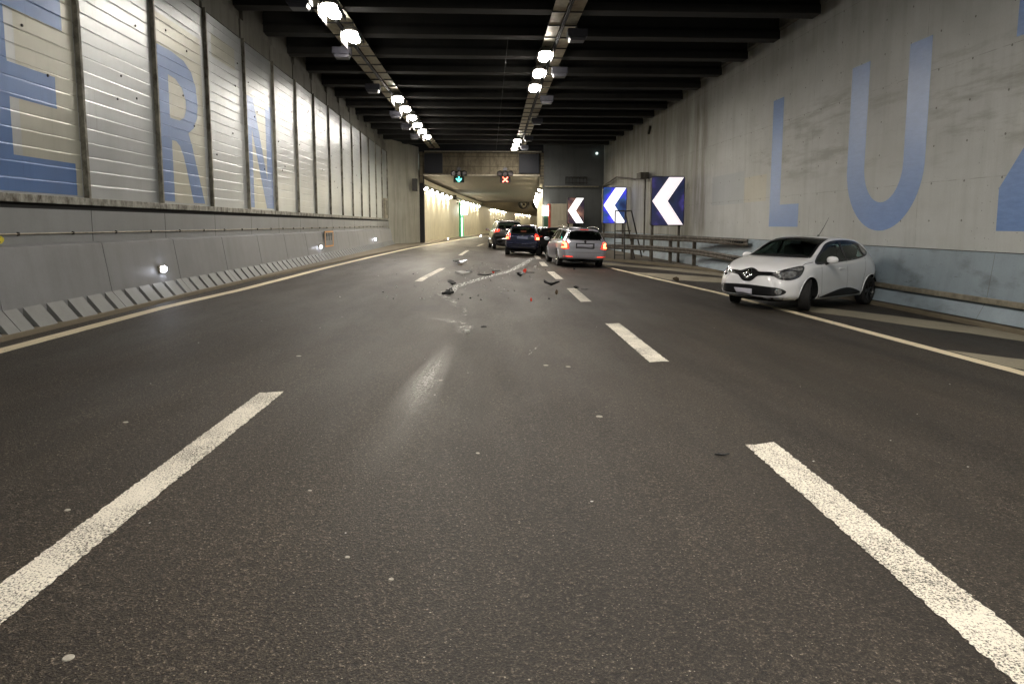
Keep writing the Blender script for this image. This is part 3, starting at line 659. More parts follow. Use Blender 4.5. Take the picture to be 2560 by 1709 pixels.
# SOS cabinet at the right jamb and small beige building
t = thing('emergency_cabinet', 'lit white box over a narrow green door with red edge, right of the tunnel mouth', 'cabinet', (0, 0, 0))
mb = MB(); mb.box(4.88, 5.2, 51.85, 52.45, -.15, 2.25); mb.build('door', simple('dark_green_door', (.02, .07, .04), .5), t, bevel=.01)
mb = MB(); mb.box(4.80, 5.19, 51.75, 52.4, 2.25, 2.98); mb.build('lit_box', M['white_glow'], t, bevel=.02)
mb = MB(); mb.box(5.2, 5.34, 51.55, 52.4, -.15, 3.12); mb.build('red_edge', M['red_paint'], t)
mb = MB(); mb.box(5.345, 7.05, 51.6, 52.49, -.2, 3.13); o = mb.build('plant_room', M['beige'], bevel=.02); tag(o, 'low beige concrete plant room against the end wall, left of the smallest chevron sign', 'building')
mb = MB(); mb.box(5.9, 6.6, 51.58, 51.599, -.1, 1.9); mb.build('panel_door', simple('beige_door', (.30, .27, .2), .6), o)

# ------------------------------------------------------------------ bored tunnel tube
tb = thing('tunnel_tube', 'bored tunnel tube curving right behind the header, cream walls', 'tunnel')
W2 = 9.45
ysw = frange(52.5, 320, 4)
mb = MB(); vs = [(xw(y)+o, y, z) for y in ysw for o, z in ((0, -.8), (0, 4.55), (-.25, 4.62), (-.25, 5.3))]
mb.add(vs, [(i*4+j, i*4+j+4, i*4+j+5, i*4+j+1) for i in range(len(ysw)-1) for j in range(3)]); mb.build('left_wall', M['tube_wall'], tb)
mb = MB(); vs = [(xw(y)+W2, y, z) for y in ysw for z in (-.8, 5.3)]
mb.add(vs, [(i*2, i*2+1, i*2+3, i*2+2) for i in range(len(ysw)-1)]); mb.build('right_wall', M['tube_wall'], tb)
ysc = frange(52.6, 116, 4)
mb = MB(); vs = [(xw(y)+o, y, z) for y in ysc for o, z in ((-.3, 5.28), (W2+.1, 5.28), (W2+.1, 5.7), (-.3, 5.7))]
mb.add(vs, [(i*4+j, i*4+j+4, i*4+(j+1) % 4+4, i*4+(j+1) % 4) for i in range(len(ysc)-1) for j in range(4)]+[(0, 1, 2, 3), tuple(len(ysc)*4-4+j for j in (3, 2, 1, 0))]); mb.build('flat_soffit', M['soffit'], tb)
ysv = frange(114, 320, 2.2)
mb = MB(); vs = []; NA = 14
for q, y in enumerate(ysv):
    for k in range(NA+1):
        a = math.pi*k/NA; vs.append((xw(y)+W2/2-math.cos(a)*(W2/2+.1), y, 4.75+2.4*math.sin(a)+(.06 if q % 2 else 0)))
mb.add(vs, [(i*(NA+1)+j, (i+1)*(NA+1)+j, (i+1)*(NA+1)+j+1, i*(NA+1)+j+1) for i in range(len(ysv)-1) for j in range(NA)]); mb.build('vault', M['vault'], tb)
mb = MB(); vs = []
for y in frange(52.6, 320, 3): vs += [(xw(y)+.02, y, 4.72), (xw(y)+.16, y, 4.72), (xw(y)+.16, y, 4.60), (xw(y)+.02, y, 4.60)]
n = len(vs)//4; mb.add(vs, [(i*4+j, i*4+j+4, i*4+(j+1) % 4+4, i*4+(j+1) % 4) for i in range(n-1) for j in range(4)]); mb.build('lamp_rail', M['post'], tb)
mb = MB(); mb.box(xw(180)-.1, xw(180)+.12, 179.5, 181, -.3, 4.4); mb.build('joint_strip', M['dark'], tb)
def make_wl():
    t = thing('wall_lamp', 'x', 'wall lamp')
    mb = MB(); mb.prism([(.03, .14), (.03, -.10), (.30, -.02), (.34, .10), (.30, .16)], lambda a, b, d: (a, d, b), -.52, .52); mb.build('lamp_housing', M['housing'], t)
    mb = MB(); mb.prism([(.06, -.094), (.29, -.026), (.33, .05), (.345, .02), (.31, -.10), (.08, -.17)], lambda a, b, d: (a, d, b), -.36, .36); mb.build('lamp_diffuser', M['wlamp'], t)
    return t
WLY = [54.2, 57.6, 61.2, 64.9, 68.4, 72.1, 84.9, 89.4, 93.7, 97.8, 102, 106.4, 129.3, 133.8, 139.2, 144.3, 150.3, 155.8, 184.8, 192.1, 198.8, 205.9, 213.5, 221.5, 262, 272]
W0 = None; gn = ['first (nearest)', 'second', 'third', 'fourth', 'farthest']
for i, y in enumerate(WLY):
    if W0 is None: W0 = make_wl(); o = W0
    else: o = copy_tree(W0)
    o.location = (xw(y)+.02, y, 4.42); dx = (xw(y+1)-xw(y-1))/2; o.rotation_euler = (0, 0, -math.atan(dx))
    tag(o, 'lit wall lamp in the curving tube, %s of the %s cluster' % (ordn[i % 6], gn[i//6]), 'wall lamp', 'wall lamps along the curve of the tube')
for i, y in enumerate([56.0, 63.5, 71, 79, 88, 98, 109, 121, 134, 148, 163, 180, 200, 222, 246]):
    o = copy_tree(W0); o.location = (xw(y)+W2-.02, y, 4.42); dx = (xw(y+1)-xw(y-1))/2; o.rotation_euler = (0, 0, math.pi-math.atan(dx))
    tag(o, 'lit wall lamp on the right wall of the tube, behind the right jamb', 'wall lamp', 'wall lamps on the right wall of the tube')
# emergency exit portal
t = thing('emergency_exit', 'green framed emergency exit with a glowing white sign on the curving tunnel wall', 'door', (xw(85)+.05, 85, gz(-2)), -.08)
mb = MB(); mb.box(-.05, .12, -1.7, -1.1, 0, 4.2); mb.box(-.05, .12, 1.1, 1.7, 0, 4.2); mb.box(-.05, .12, -1.1, 1.1, 2.35, 2.6); mb.build('frame', M['glowing_green_paint'], t)
mb = MB(); mb.box(-.05, .06, -1.1, 1.1, 0, 2.35); mb.build('door_leaf', M['green_glow'], t)
mb = MB(); mb.box(0, .7, -1.0, 1.0, 2.75, 3.75); mb.build('lit_sign', M['white_glow'], t, bevel=.03)
mb = MB(); mb.box(0, .35, -.10, .10, 4.4, 4.9); mb.tube([(.3, 0, 4.5), (.55, 0, 4.2), (.4, 0, 3.9)], .05, 6)
o = mb.build('loudspeaker', M['dark_steel']); o.location = (xw(77.5), 77.5, -.05); tag(o, 'dark loudspeaker bracket hanging between the first two lamp clusters', 'loudspeaker')
# jet fans
for i, (x, y, lb) in enumerate([(7.55, 116.5, 'dark round jet fan under the vault, the left and larger one'), (10.0, 118.5, 'dark round jet fan half hidden at the right jamb')]):
    t = thing('jet_fan', lb, 'fan', (x, y, 4.95), R(-10), 'jet fans under the vault')
    mb = MB(); mb.lathe([(.60, -1.6), (.78, -1.7), (.80, -1.5), (.80, 1.5), (.78, 1.7), (.60, 1.6), (.58, 0)], (0, 0, 0), (0, 1, 0), 28, closed=True); mb.build('casing', M['dark_steel'], t, smooth=True)
    mb = MB(); mb.lathe([(.80, -1.72), (.86, -1.66), (.80, -1.60)], (0, 0, 0), (0, 1, 0), 28); mb.build('rim', M['galv'], t, smooth=True)
    mb = MB()
    for k in range(8):
        a = k*math.pi/4; mb.bar((0, -.3, 0), (.56*math.cos(a), -.3, .56*math.sin(a)), .14, .02)
    mb.lathe([(0, -.5), (.16, -.4), (.16, .2)], (0, 0, 0), (0, 1, 0), 12); mb.build('blades', M['dark'], t)
    mb = MB(); mb.bar((-.5, -.8, .6), (-.5, -.8, 1.5), .08); mb.bar((.5, -.8, .6), (.5, -.8, 1.5), .08); mb.build('hanger', M['dark_steel'], t)

# ------------------------------------------------------------------ chevron signs
def chevface():
    t = NT('chevron_face_dark')
    P = t.pos(uv=True); n = t.n('ShaderNodeTexNoise'); n.inputs['Scale'].default_value = 2.0; n.inputs['Detail'].default_value = 2; n.noise_dimensions = '4D'
    return t, P, n
def painted_reflection_face(name, seed, cols):
    t = NT(name); nd = t.n('ShaderNodeTexNoise'); nd.noise_dimensions = '4D'; nd.inputs['W'].default_value = seed; nd.inputs['Scale'].default_value = 1.25; nd.inputs['Detail'].default_value = 2
    t.l(t.pos(), nd.inputs['Vector'])
    c = t.ramp(nd.outputs['Fac'], [(.30, cols[0]), (.45, cols[1]), (.56, cols[2]), (.68, cols[3])])  # mottled reflections painted into the sign face as emission colours
    t.col((.01, .012, .03)); t.b.inputs['Roughness'].default_value = .12; t.b.inputs['Coat Weight'].default_value = .5
    t.l(c, t.b.inputs['Emission Color']); t.b.inputs['Emission Strength'].default_value = 1.0; return t.m
def chevron(x0, x1, y, z0, z1, rz, lb, white, ws, dk, postz):
    w = (x1-x0)/math.cos(rz); h = z1-z0; xc = (x0+x1)/2
    t = thing('chevron_sign', lb, 'road sign', (xc, y, z0), rz, 'lit chevron signs in a row')
    def rr(ww, hh, r, o=0):
        pts = []
        for cx, cz, a0 in ((ww/2-r, r+o, -90), (ww/2-r, hh-r+o, 0), (-ww/2+r, hh-r+o, 90), (-ww/2+r, r+o, 180)):
            for k in range(6): a = R(a0+k*18); pts.append((cx+r*math.cos(a), cz+r*math.sin(a)))
        return pts
    mb = MB(); mb.prism(rr(w, h, .10), lambda a, b, d: (a, d, b), 0, .22); mb.build('sign_case', M['dark_steel'], t, bevel=.01)
    mb = MB(); mb.prism(rr(w-.07, h-.07, .07, .035), lambda a, b, d: (a, d, b), -.012, 0); mb.build('sign_face', dk, t)
    a, b = -w/2+.05, w/2-.06; zt, zb = h-.05, .05; zm = h/2; bw = .50*w
    poly = [(a, zm), (a+.50*w-.02, zt), (b, zt), (b-.50*w+.02, zm), (b, zb), (b-.46*w, zb)]
    poly = [(a, zm), (.02*w, zt), (b, zt), (-.01*w, zm), (b, zb), (.02*w, zb)]
    mb = MB(); mb.prism(poly, lambda a, b, d: (a, d, b), -.022, -.013); mb.build('white_chevron', emis(white[1], white[0], ws, (.8, .8, .8)), t)
    for px in (-w/2+.15, w/2-.15):
        mb = MB(); mb.box(px-.05, px+.05, .23, .35, -(z0-gz(xc)), h*.7); mb.build('post', M['rail'], t)
M['cf1'] = painted_reflection_face('chevron_brown_painted_reflection', 1.3, [(.012, .012, .03), (.03, .02, .03), (.16, .08, .06), (.5, .25, .16)])
M['cf2'] = painted_reflection_face('chevron_blue_painted_reflection', 4.1, [(.01, .02, .07), (.03, .08, .22), (.05, .05, .75), (.12, .12, 1.0)])
M['cf3'] = painted_reflection_face('chevron_navy_painted_reflection', 2.2, [(.004, .004, .012), (.008, .014, .045), (.012, .011, .05), (.05, .04, .20)])
chevron(6.42, 7.70, 50.2, 1.64, 3.55, R(8), 'smallest lit chevron sign, farthest, in front of the end wall', ((1, .97, .95), 'white_chevron_far'), 1.6, M['cf1'], 0)
chevron(7.74, 9.28, 43, 1.64, 3.92, R(4), 'middle lit chevron sign with blue reflections painted as glow, behind the step frame', ((1, .97, 1.0), 'white_chevron_mid'), 1.25, M['cf2'], 0)
chevron(7.72, 9.25, 30.7, 1.52, 3.74, R(0), 'largest lit chevron sign on a dark navy face beside the right wall', ((1, .87, .92), 'white_chevron_near'), .78, M['cf3'], 0)

# ------------------------------------------------------------------ guard rail
gr = thing('guard_rail', 'grimy two-rail steel guard rail along the hatched gore, right', 'guard rail')
gpth = [(4.6, 38.2), (6.0, 34.8), (7.28, 32.5), (7.89, 31.25), (8.36, 29.74), (8.94, 28.2), (9.2, 26.2), (9.38, 23.3)]
upz = [(38.2, 1.14), (31, .995), (23.3, .95)]; loz = [(38.2, .50), (31, .50), (23.3, .33)]
for nm, zz in (('upper_rail', upz), ('lower_rail', loz)):
    mb = MB(); vs = []; pr = [(0, -.12), (-.04, -.12), (-.07, -.06), (-.03, -.02), (-.03, .02), (-.07, .06), (-.04, .12), (0, .12)]
    pp = [(lerp(a[0], b[0], q), lerp(a[1], b[1], q)) for a, b in zip(gpth[:-1], gpth[1:]) for q in (0, .5)]+[gpth[-1]]
    for (x, y) in pp: vs += [(x-.10+a, y-.03, interp(zz, y)+b) for a, b in pr]
    n = len(pr); mb.add(vs, [(i*n+j, i*n+j+n, i*n+(j+1) % n+n, i*n+(j+1) % n) for i in range(len(pp)-1) for j in range(n)]+[tuple(range(n)), tuple(len(vs)-n+j for j in range(n))])
    rl = mb.build(nm, M['rail'], gr)
    mb = MB()
    for i in range(9): mb.box(9.15, 9.31, 23.6+i*.2, 23.68+i*.2, interp(zz, 24)-.03, interp(zz, 24)+.03)
    mb.build('rail_bolt', M['dark'], rl)
for x, y in gpth[1:6]:
    mb = MB(); mb.box(x-.05, x+.09, y-.06, y+.06, gz(x)+.1, 1.06); mb.box(x-.13, x+.17, y-.12, y+.12, gz(x)+.115, gz(x)+.145); mb.build('post', M['rail'], gr, bevel=.006)
# step frame
sf = thing('step_frame', 'dark tubular steel step frame with rungs in front of the middle chevron sign', 'steps')
yb = 32.7; zf = gz(6.7)+.12
for x0 in (6.5, 6.9):
    dy = 0 if x0 == 6.5 else -.35
    mb = MB(); mb.bar((x0, yb+dy, zf), (x0, yb+dy, 2.23), .05); mb.build('upright', M['dark_steel'], sf)
for z in (.12, .41, .69, .97): mb = MB(); mb.bar((6.5, yb, z), (6.9, yb-.35, z), .03); mb.build('rung', M['dark_steel'], sf)
mb = MB(); mb.bar((6.5, yb, 2.23), (6.9, yb-.35, 2.2), .05); mb.bar((6.5, yb, 2.23), (7.28, yb, 2.23), .05); mb.bar((6.9, yb-.35, 2.2), (7.28, yb, 2.23), .04); mb.build('top_rail', M['dark_steel'], sf)
mb = MB(); mb.bar((7.28, yb, 2.23), (7.85, yb+.1, .02), .055); mb.bar((6.9, yb-.35, 2.2), (7.45, yb-.1, -.05), .055); mb.build('sloping_leg', M['dark_steel'], sf)
mb = MB(); mb.box(6.52, 7.2, yb-.3, yb+.1, 1.26, 1.30); mb.build('platform', M['dark_steel'], sf)

# ------------------------------------------------------------------ small fittings on the left
def marker(x, y, z, lb):
    t = thing('marker_light', lb, 'marker light', (x, y, z), 0, 'white marker lights along the left edge')
    mb = MB(); mb.box(-.03, .02, -.14, .14, -.07, .07); mb.build('base_plate', M['galv'], t, bevel=.01)
    mb = MB(); mb.lathe([(0, .06), (.035, .052), (.055, .03), (.06, .0)], (.02, 0, 0), (1, -.5, 0), 12); mb.build('lens', M['marker'], t, smooth=True)
marker(-6.0, 13.2, .74, 'brightest white marker light on the left barrier, nearest the camera')
marker(-6.0, 26.07, .74, 'second white marker light on the left barrier, left of the orange plate'); marker(-6.0, 39.6, .74, 'third white marker light on the left barrier, right of the orange plate')
marker(-3.15, 68, .17, 'small white marker light on the far kerb, below the loudspeaker'); marker(.1, 90, .12, 'farthest white marker light on the kerb, left of the grey wrecked car')
mb = MB(); mb.prism([(8.75, 1.33), (9.22, 1.33), (9.27, 1.37), (9.27, 1.40), (9.22, 1.43), (8.75, 1.43)], lambda a, b, d: (d, a, b), -6.234, -6.215)
o = mb.build('hydrant_plate', M['yellow']); tag(o, 'small yellow plate cut by the left edge of the picture', 'plate')
mb = MB()
for yy_, zz_ in ((9.19, 1.35), (9.19, 1.41), (9.0, 1.35)): mb.lathe([(0, .004), (.008, .004), (.008, 0)], (-6.215, yy_, zz_), (1, 0, 0), 8)
mb.build('screw', M['screw'], o)
t = thing('hose_sign', 'orange framed plate standing on the left barrier between two marker lights', 'sign', (-6.02, 27.75, .70))
mb = MB(); mb.box(-.02, 0, -.75, .75, 0, .62); mb.build('plate', M['grey_wall'], t)
mb = MB()
for a, b, c, d in ((-.75, .75, 0, .05), (-.75, .75, .57, .62), (-.75, -.70, .05, .57), (.70, .75, .05, .57)): mb.box(0, .014, a, b, c, d)
mb.build('frame', M['orange'], t)
mb = MB()
for k in (-.4, 0, .4): mb.box(.0, .012, k-.09, k+.09, .42, .54); mb.box(0, .012, k-.02, k+.02, .25, .42)
mb.build('dark_mark', M['dark_steel'], t)

# ------------------------------------------------------------------ cars
def carpaint(name, c, metal=0., rough=.35, flake=0):
    t = NT(name); t.col(c); t.b.inputs['Metallic'].default_value = metal; t.b.inputs['Roughness'].default_value = rough
    t.b.inputs['Coat Weight'].default_value = 1; t.b.inputs['Coat Roughness'].default_value = .03
    n = t.noise(2.5, 4, .6); t.col(t.ramp(n, [(.3, tuple(x*.93 for x in c)), (.7, c)])); return t.m
M['tyre'] = simple('tyre_rubber', (.016, .015, .015), .75, 0, .2, 40, bump=.3)
M['trim'] = simple('black_trim', (.012, .012, .013), .45)
M['gloss_black'] = simple('gloss_black_trim', (.006, .006, .007), .3)
M['liner'] = simple('wheel_well_liner', (.006, .006, .006), .9)
M['chrome'] = simple('chrome', (.75, .75, .75), .12, 1.)
M['alloy'] = simple('alloy_wheel', (.55, .54, .52), .25, .9)
M['steel_wheel'] = simple('dark_wheel', (.05, .05, .05), .4, .6)
M['seam'] = simple('panel_seam', (.03, .03, .035), .8)
M['cabin'] = simple('cabin_fabric', (.022, .022, .024), .85, 0, .2, 30)
M['plate'] = simple('plate_white', (.55, .54, .62), .5)
M['plate_grey'] = simple('plate_grey', (.26, .26, .30), .4)
def glassmat():
    t = NT('car_glass'); g = t.n('ShaderNodeBsdfGlossy'); g.inputs['Roughness'].default_value = .02
    g.inputs['Color'].default_value = (.9, .95, .92, 1)
    tr = t.n('ShaderNodeBsdfTransparent'); tr.inputs['Color'].default_value = (.62, .74, .67, 1)
    lw = t.n('ShaderNodeFresnel'); lw.inputs['IOR'].default_value = 1.45
    f = t.math('MULTIPLY', lw.outputs[0], .9, clamp=True)
    mx = t.n('ShaderNodeMixShader'); t.l(f, mx.inputs[0]); t.l(tr.outputs[0], mx.inputs[1]); t.l(g.outputs[0], mx.inputs[2]); t.l(mx.outputs[0], t.out.inputs[0]); return t.m
M['glass'] = glassmat()
def lampglass(name, c, e=0, ec=(1, .1, .05)):
    t = NT(name); v = t.n('ShaderNodeTexVoronoi'); v.inputs['Scale'].default_value = 16; t.l(t.pos(), v.inputs['Vector'])
    t.col(t.mix(v.outputs['Distance'], tuple(x*.5 for x in c), tuple(min(1, x*1.6) for x in c)))
    t.b.inputs['Roughness'].default_value = .12; t.b.inputs['Coat Weight'].default_value = 1
    t.bump(v.outputs['Distance'], .6, .02); t.b.inputs['Emission Color'].default_value = (*ec, 1); t.b.inputs['Emission Strength'].default_value = e; return t.m
M['head'] = lampglass('headlight_glass', (.30, .30, .30)); M['head'].node_tree.nodes['Principled BSDF'].inputs['Metallic'].default_value = .6
M['head_dark'] = lampglass('headlight_dark', (.035, .035, .038))
M['tail'] = lampglass('tail_light_dull', (.35, .02, .015), .25)
M['tail_on'] = lampglass('tail_light_red', (.5, .03, .02), 1.5, (1, .045, .02))
M['brake_on'] = lampglass('tail_light_bright', (.6, .1, .03), 7.5, (1, .22, .08))
M['amber'] = lampglass('amber_lens', (.5, .2, .05), 0)

def rings(sp, nst, up):
    """stations -> list of closed half rings mirrored into full ring"""
    xf, xb = sp['front'], sp['rear']; sts = [lerp(xb, xf, .5-.5*math.cos(math.pi*i/(nst-1))*1.0) if False else lerp(xb, xf, i/(nst-1)) for i in range(nst)]
    out = []
    def cat(p, m):
        res = []; q = [p[0]]+p+[p[-1]]
        for i in range(1, len(q)-2):
            for k in range(m):
                t = k/m; a, b, c, d = q[i-1], q[i], q[i+1], q[i+2]
                res.append(tuple(.5*((2*b[j])+(-a[j]+c[j])*t+(2*a[j]-5*b[j]+4*c[j]-d[j])*t*t+(-a[j]+3*b[j]-3*c[j]+d[j])*t**3) for j in range(2)))
        res.append(p[-1]); return res
    def ring(x):
        g = lambda k: interp(sp[k], x)
        zb, zs, ze, zt = g('zb'), g('zs'), g('ze'), g('zt'); wb, wm, ws, wt = g('wb'), g('wm'), g('ws'), g('wt')
        zs = min(zs, ze-.02)
        p = [(0, zb), (wb*.7, zb), (wb*.97, zb+.015), (lerp(wb, wm, .75), lerp(zb, zs, .16)), (wm, lerp(zb, zs, .42)), (wm*.998, lerp(zb, zs, .66)), (lerp(wm, ws, .62), lerp(zb, zs, .90)),
             (ws-.012, zs), (lerp(ws, wt, .52), lerp(zs, ze, .50)), (wt+.012, lerp(zs, ze, .93)), (wt-.05, lerp(ze, zt, .38)), (wt*.62, lerp(ze, zt, .80)), (wt*.3, lerp(ze, zt, .97)), (0, zt)]
        return cat(p, up)
    for x in sts: out.append((x, ring(x)))
    def cap(x, rg, s, seq):
        zc = (rg[0][1]+rg[-1][1])/2; res = []
        for sc, dx in seq: res.append((x+s*dx, [(y*sc, zc+(z-zc)*sc) for y, z in rg]))
        return res
    f = cap(out[-1][0], out[-1][1], 1, sp.get('capf', [(.97, .02), (.90, .045), (.75, .065), (.5, .08), (.25, .085), (.02, .087)]))
    r = cap(out[0][0], out[0][1], -1, sp.get('capr', [(.97, .02), (.90, .04), (.75, .05), (.5, .055), (.25, .058), (.02, .06)]))[::-1]
    out = r+out+f; full = []
    for x, rg in out: full.append([Vector((x, y, z)) for y, z in rg]+[Vector((x, -y, z)) for y, z in rg[-2:0:-1]])
    return full
def pip(x, y, poly):
    c = False; n = len(poly)
    for i in range(n):
        x0, y0 = poly[i]; x1, y1 = poly[(i+1) % n]
        if (y0 > y) != (y1 > y) and x < (x1-x0)*(y-y0)/(y1-y0)+x0: c = not c
    return c
def nearest(x, y, poly):
    best = None
    for i in range(len(poly)):
        a = Vector(poly[i]); b = Vector(poly[(i+1) % len(poly)]); p = Vector((x, y)); d = b-a
        t = max(0, min(1, (p-a).dot(d)/max(1e-9, d.length_squared))); q = a+d*t; e = (q-p).length
        if best is None or e < best[0]: best = (e, q)
    return best
def smooth(poly, n=6):
    """Catmull-Rom round a closed outline"""
    out = []; N = len(poly)
    for i in range(N):
        a, b, c, d = poly[i-1], poly[i], poly[(i+1) % N], poly[(i+2) % N]
        for k in range(n):
            t = k/n; out.append(tuple(.5*((2*b[j])+(-a[j]+c[j])*t+(2*a[j]-5*b[j]+4*c[j]-d[j])*t*t+(-a[j]+3*b[j]-3*c[j]+d[j])*t**3) for j in range(2)))
    return out
class Car:
    def __init__(s, sp, name, label, group, nst=90, up=6):
        s.sp = sp; s.root = thing(name, label, 'car', group=group); s.res = sp.get('res', .05)
        fr = rings(sp, nst, up); n = len(fr[0]); vs = [v for r in fr for v in r]
        fs = [(i*n+k, (i+1)*n+k, (i+1)*n+(k+1) % n, i*n+(k+1) % n) for i in range(len(fr)-1) for k in range(n)]
        fs += [tuple(range(n)), tuple(len(vs)-n+k for k in range(n-1, -1, -1))]
        for d in sp.get('dents', []):
            c, rad, off = Vector(d[0]), d[1], Vector(d[2])
            for v in vs:
                q = (v-c).length/rad
                if q < 1: v += off*(1-q*q)**2*(1+.5*math.sin(v.x*37+v.z*29))
        s.bvh = BVHTree.FromPolygons([tuple(v) for v in vs], fs)
        bm = bmesh.new(); bv = [bm.verts.new(v) for v in vs]
        for f in fs:
            try: bm.faces.new([bv[i] for i in f])
            except ValueError: pass
        bmesh.ops.recalc_face_normals(bm, faces=bm.faces)
        def cut(test, poly, coord):
            kill = [f for f in bm.faces if test(f) and pip(*coord(f.calc_center_median()), poly)]
            kv = {v for f in kill for v in f.verts}
            bmesh.ops.delete(bm, geom=kill, context='FACES')
            for v in kv:
                if v.is_valid and v.link_faces:
                    e, q = nearest(*coord(v.co), poly)
                    if e < .06:
                        c0 = coord(v.co); v.co = s.place(v.co, q[0]-c0[0], q[1]-c0[1], test)
        s.place = lambda co, dx, dz, test: co+(Vector((dx, 0, dz)) if getattr(test, 'side', True) else Vector((0, dx, dz)))
        for ax in (sp['fa'], sp['ra']):
            circ = [(ax+sp['arch']*math.cos(a*math.pi/18), sp['wr']+sp['arch']*math.sin(a*math.pi/18)) for a in range(36)]
            t_ = lambda f: abs(f.calc_center_median().y) > .52
            cut(t_, circ, lambda c: (c.x, c.z))
        for p in sp['sidewin']:
            for sgn in (1, -1):
                def t_(f, sgn=sgn): return f.calc_center_median().y*sgn > .3
                cut(t_, p, lambda c: (c.x, c.z))
        def tf(f): return f.normal.x > .15 and f.calc_center_median().x > 0
        tf.side = False
        def trr(f): return f.normal.x < -.15 and f.calc_center_median().x < 0
        trr.side = False
        cut(tf, sp['wscreen'], lambda c: (c.y, c.z)); cut(trr, sp['rscreen'], lambda c: (c.y, c.z))
        for f in bm.faces: f.smooth = True
        me = bpy.data.meshes.new('body'); bm.to_mesh(me); bm.free(); me.materials.append(sp['paint']); me.materials.append(M['liner'])
        b = obj('body', me, s.root); md = b.modifiers.new('shell', 'SOLIDIFY'); md.thickness = .025; md.offset = -1; md.material_offset = 1; md.material_offset_rim = 1
        s.body = b
        if sp.get('body_label'): b['label'] = sp['body_label']
        s.wheelwells(); s.cabin()
    def hit(s, th, u, z):
        d = Vector((math.cos(th), math.sin(th), 0)); ul = Vector((-math.sin(th), math.cos(th), 0))
        return s.bvh.ray_cast(d*6+ul*u+Vector((0, 0, z)), -d)
    def decal(s, name, poly, th, mat, off=.004, parent=None, th2=0, flip=False, res=None, holes=()):
        """panel laid on the body: outline in the view plane of angle th (degrees), projected on the surface, with its own thickness"""
        th = R(th); res = res or s.res; bm = bmesh.new()
        from mathutils.geometry import tessellate_polygon
        loops = [[Vector((a, b, 0)) for a, b in p] for p in [poly]+list(holes)]
        flat = [v for l in loops for v in l]; vs = [bm.verts.new(v) for v in flat]
        for t in tessellate_polygon(loops):
            try: bm.faces.new([vs[i] for i in t])
            except ValueError: pass
        us = [p[0] for p in poly]; zs = [p[1] for p in poly]
        for k in range(1, int((max(us)-min(us))/res)+1): bmesh.ops.bisect_plane(bm, geom=bm.verts[:]+bm.edges[:]+bm.faces[:], plane_co=(min(us)+k*res, 0, 0), plane_no=(1, 0, 0))
        for k in range(1, int((max(zs)-min(zs))/res)+1): bmesh.ops.bisect_plane(bm, geom=bm.verts[:]+bm.edges[:]+bm.faces[:], plane_co=(0, min(zs)+k*res, 0), plane_no=(0, 1, 0))
        bad = []
        for v in bm.verts:
            h = s.hit(th, v.co.x, v.co.y)
            if h[0] is None: bad.append(v); continue
            n = h[1] if h[1].dot(Vector((math.cos(th), math.sin(th), 0))) > 0 else -h[1]
            v.co = h[0]+n*off
        bmesh.ops.delete(bm, geom=bad, context='VERTS')
        bmesh.ops.recalc_face_normals(bm, faces=bm.faces)
        d = Vector((math.cos(th), math.sin(th), 0))
        if sum((f.normal.dot(d)*f.calc_area() for f in bm.faces)) < 0: bmesh.ops.reverse_faces(bm, faces=bm.faces)
        for f in bm.faces: f.smooth = True
        me = bpy.data.meshes.new(name); bm.to_mesh(me); bm.free(); me.materials.append(mat); o = obj(name, me, parent or s.root)
        if th2: md = o.modifiers.new('t', 'SOLIDIFY'); md.thickness = th2; md.offset = -1
        return o
    def side(s, name, poly, sgn, mat, **k):
        # u at th=+90 is -x ; at th=-90 is +x
        return s.decal(name, [(-x*sgn, z) for x, z in poly], 90*sgn, mat, holes=[[(-x*sgn, z) for x, z in h] for h in k.pop('holes', ())], **k)
    def seam(s, name, pts, sgn, w=.007, parent=None):
        poly = []; 
        L = [Vector(p) for p in pts]; a = []; b = []
        for i, p in enumerate(L):
            d = (L[min(i+1, len(L)-1)]-L[max(0, i-1)]).normalized(); n = Vector((-d.y, d.x))*w/2; a.append(tuple(p+n)); b.append(tuple(p-n))
        return s.side(name, a+b[::-1], sgn, M['seam'], off=.002, parent=parent, res=.1)
    def wheelwells(s):
        sp = s.sp; mb = MB()
        for ax in (sp['fa'], sp['ra']):
            for sg in (1, -1):
                n = 20; vs = []; w = interp(sp['wm'], ax)-.02
                for k in range(n+1):
                    a = math.pi*1.1*k/n-.05*math.pi; r = sp['arch']+.005
                    for y in (w*sg, .46*sg): vs.append((ax+r*math.cos(a), y, sp['wr']+r*math.sin(a)))
                mb.add(vs, [(2*i, 2*i+1, 2*i+3, 2*i+2) for i in range(n)]+[tuple(2*i+1 for i in range(n+1))])
        mb.box(sp['rear']+.1, sp['front']-.12, -.5, .5, sp['floor'], sp['floor']+.05); mb.build('underbody', M['liner'], s.root)
        # thin lip following each arch
        for ax in (sp['fa'], sp['ra']):
            for sg in (1, -1):
                pts = []
                for k in range(25):
                    a = R(-25+230*k/24); x, z = ax+sp['arch']*math.cos(a), sp['wr']+sp['arch']*math.sin(a)
                    h = s.hit(R(90*sg), -x*sg, z)
                    if h[0] is not None and abs(h[0].y) > .55: pts.append(h[0])
                if len(pts) > 4: mb = MB(); mb.tube(pts, .011, 6); mb.build('arch_lip', sp.get('lipmat', sp['paint']), s.body, smooth=True)
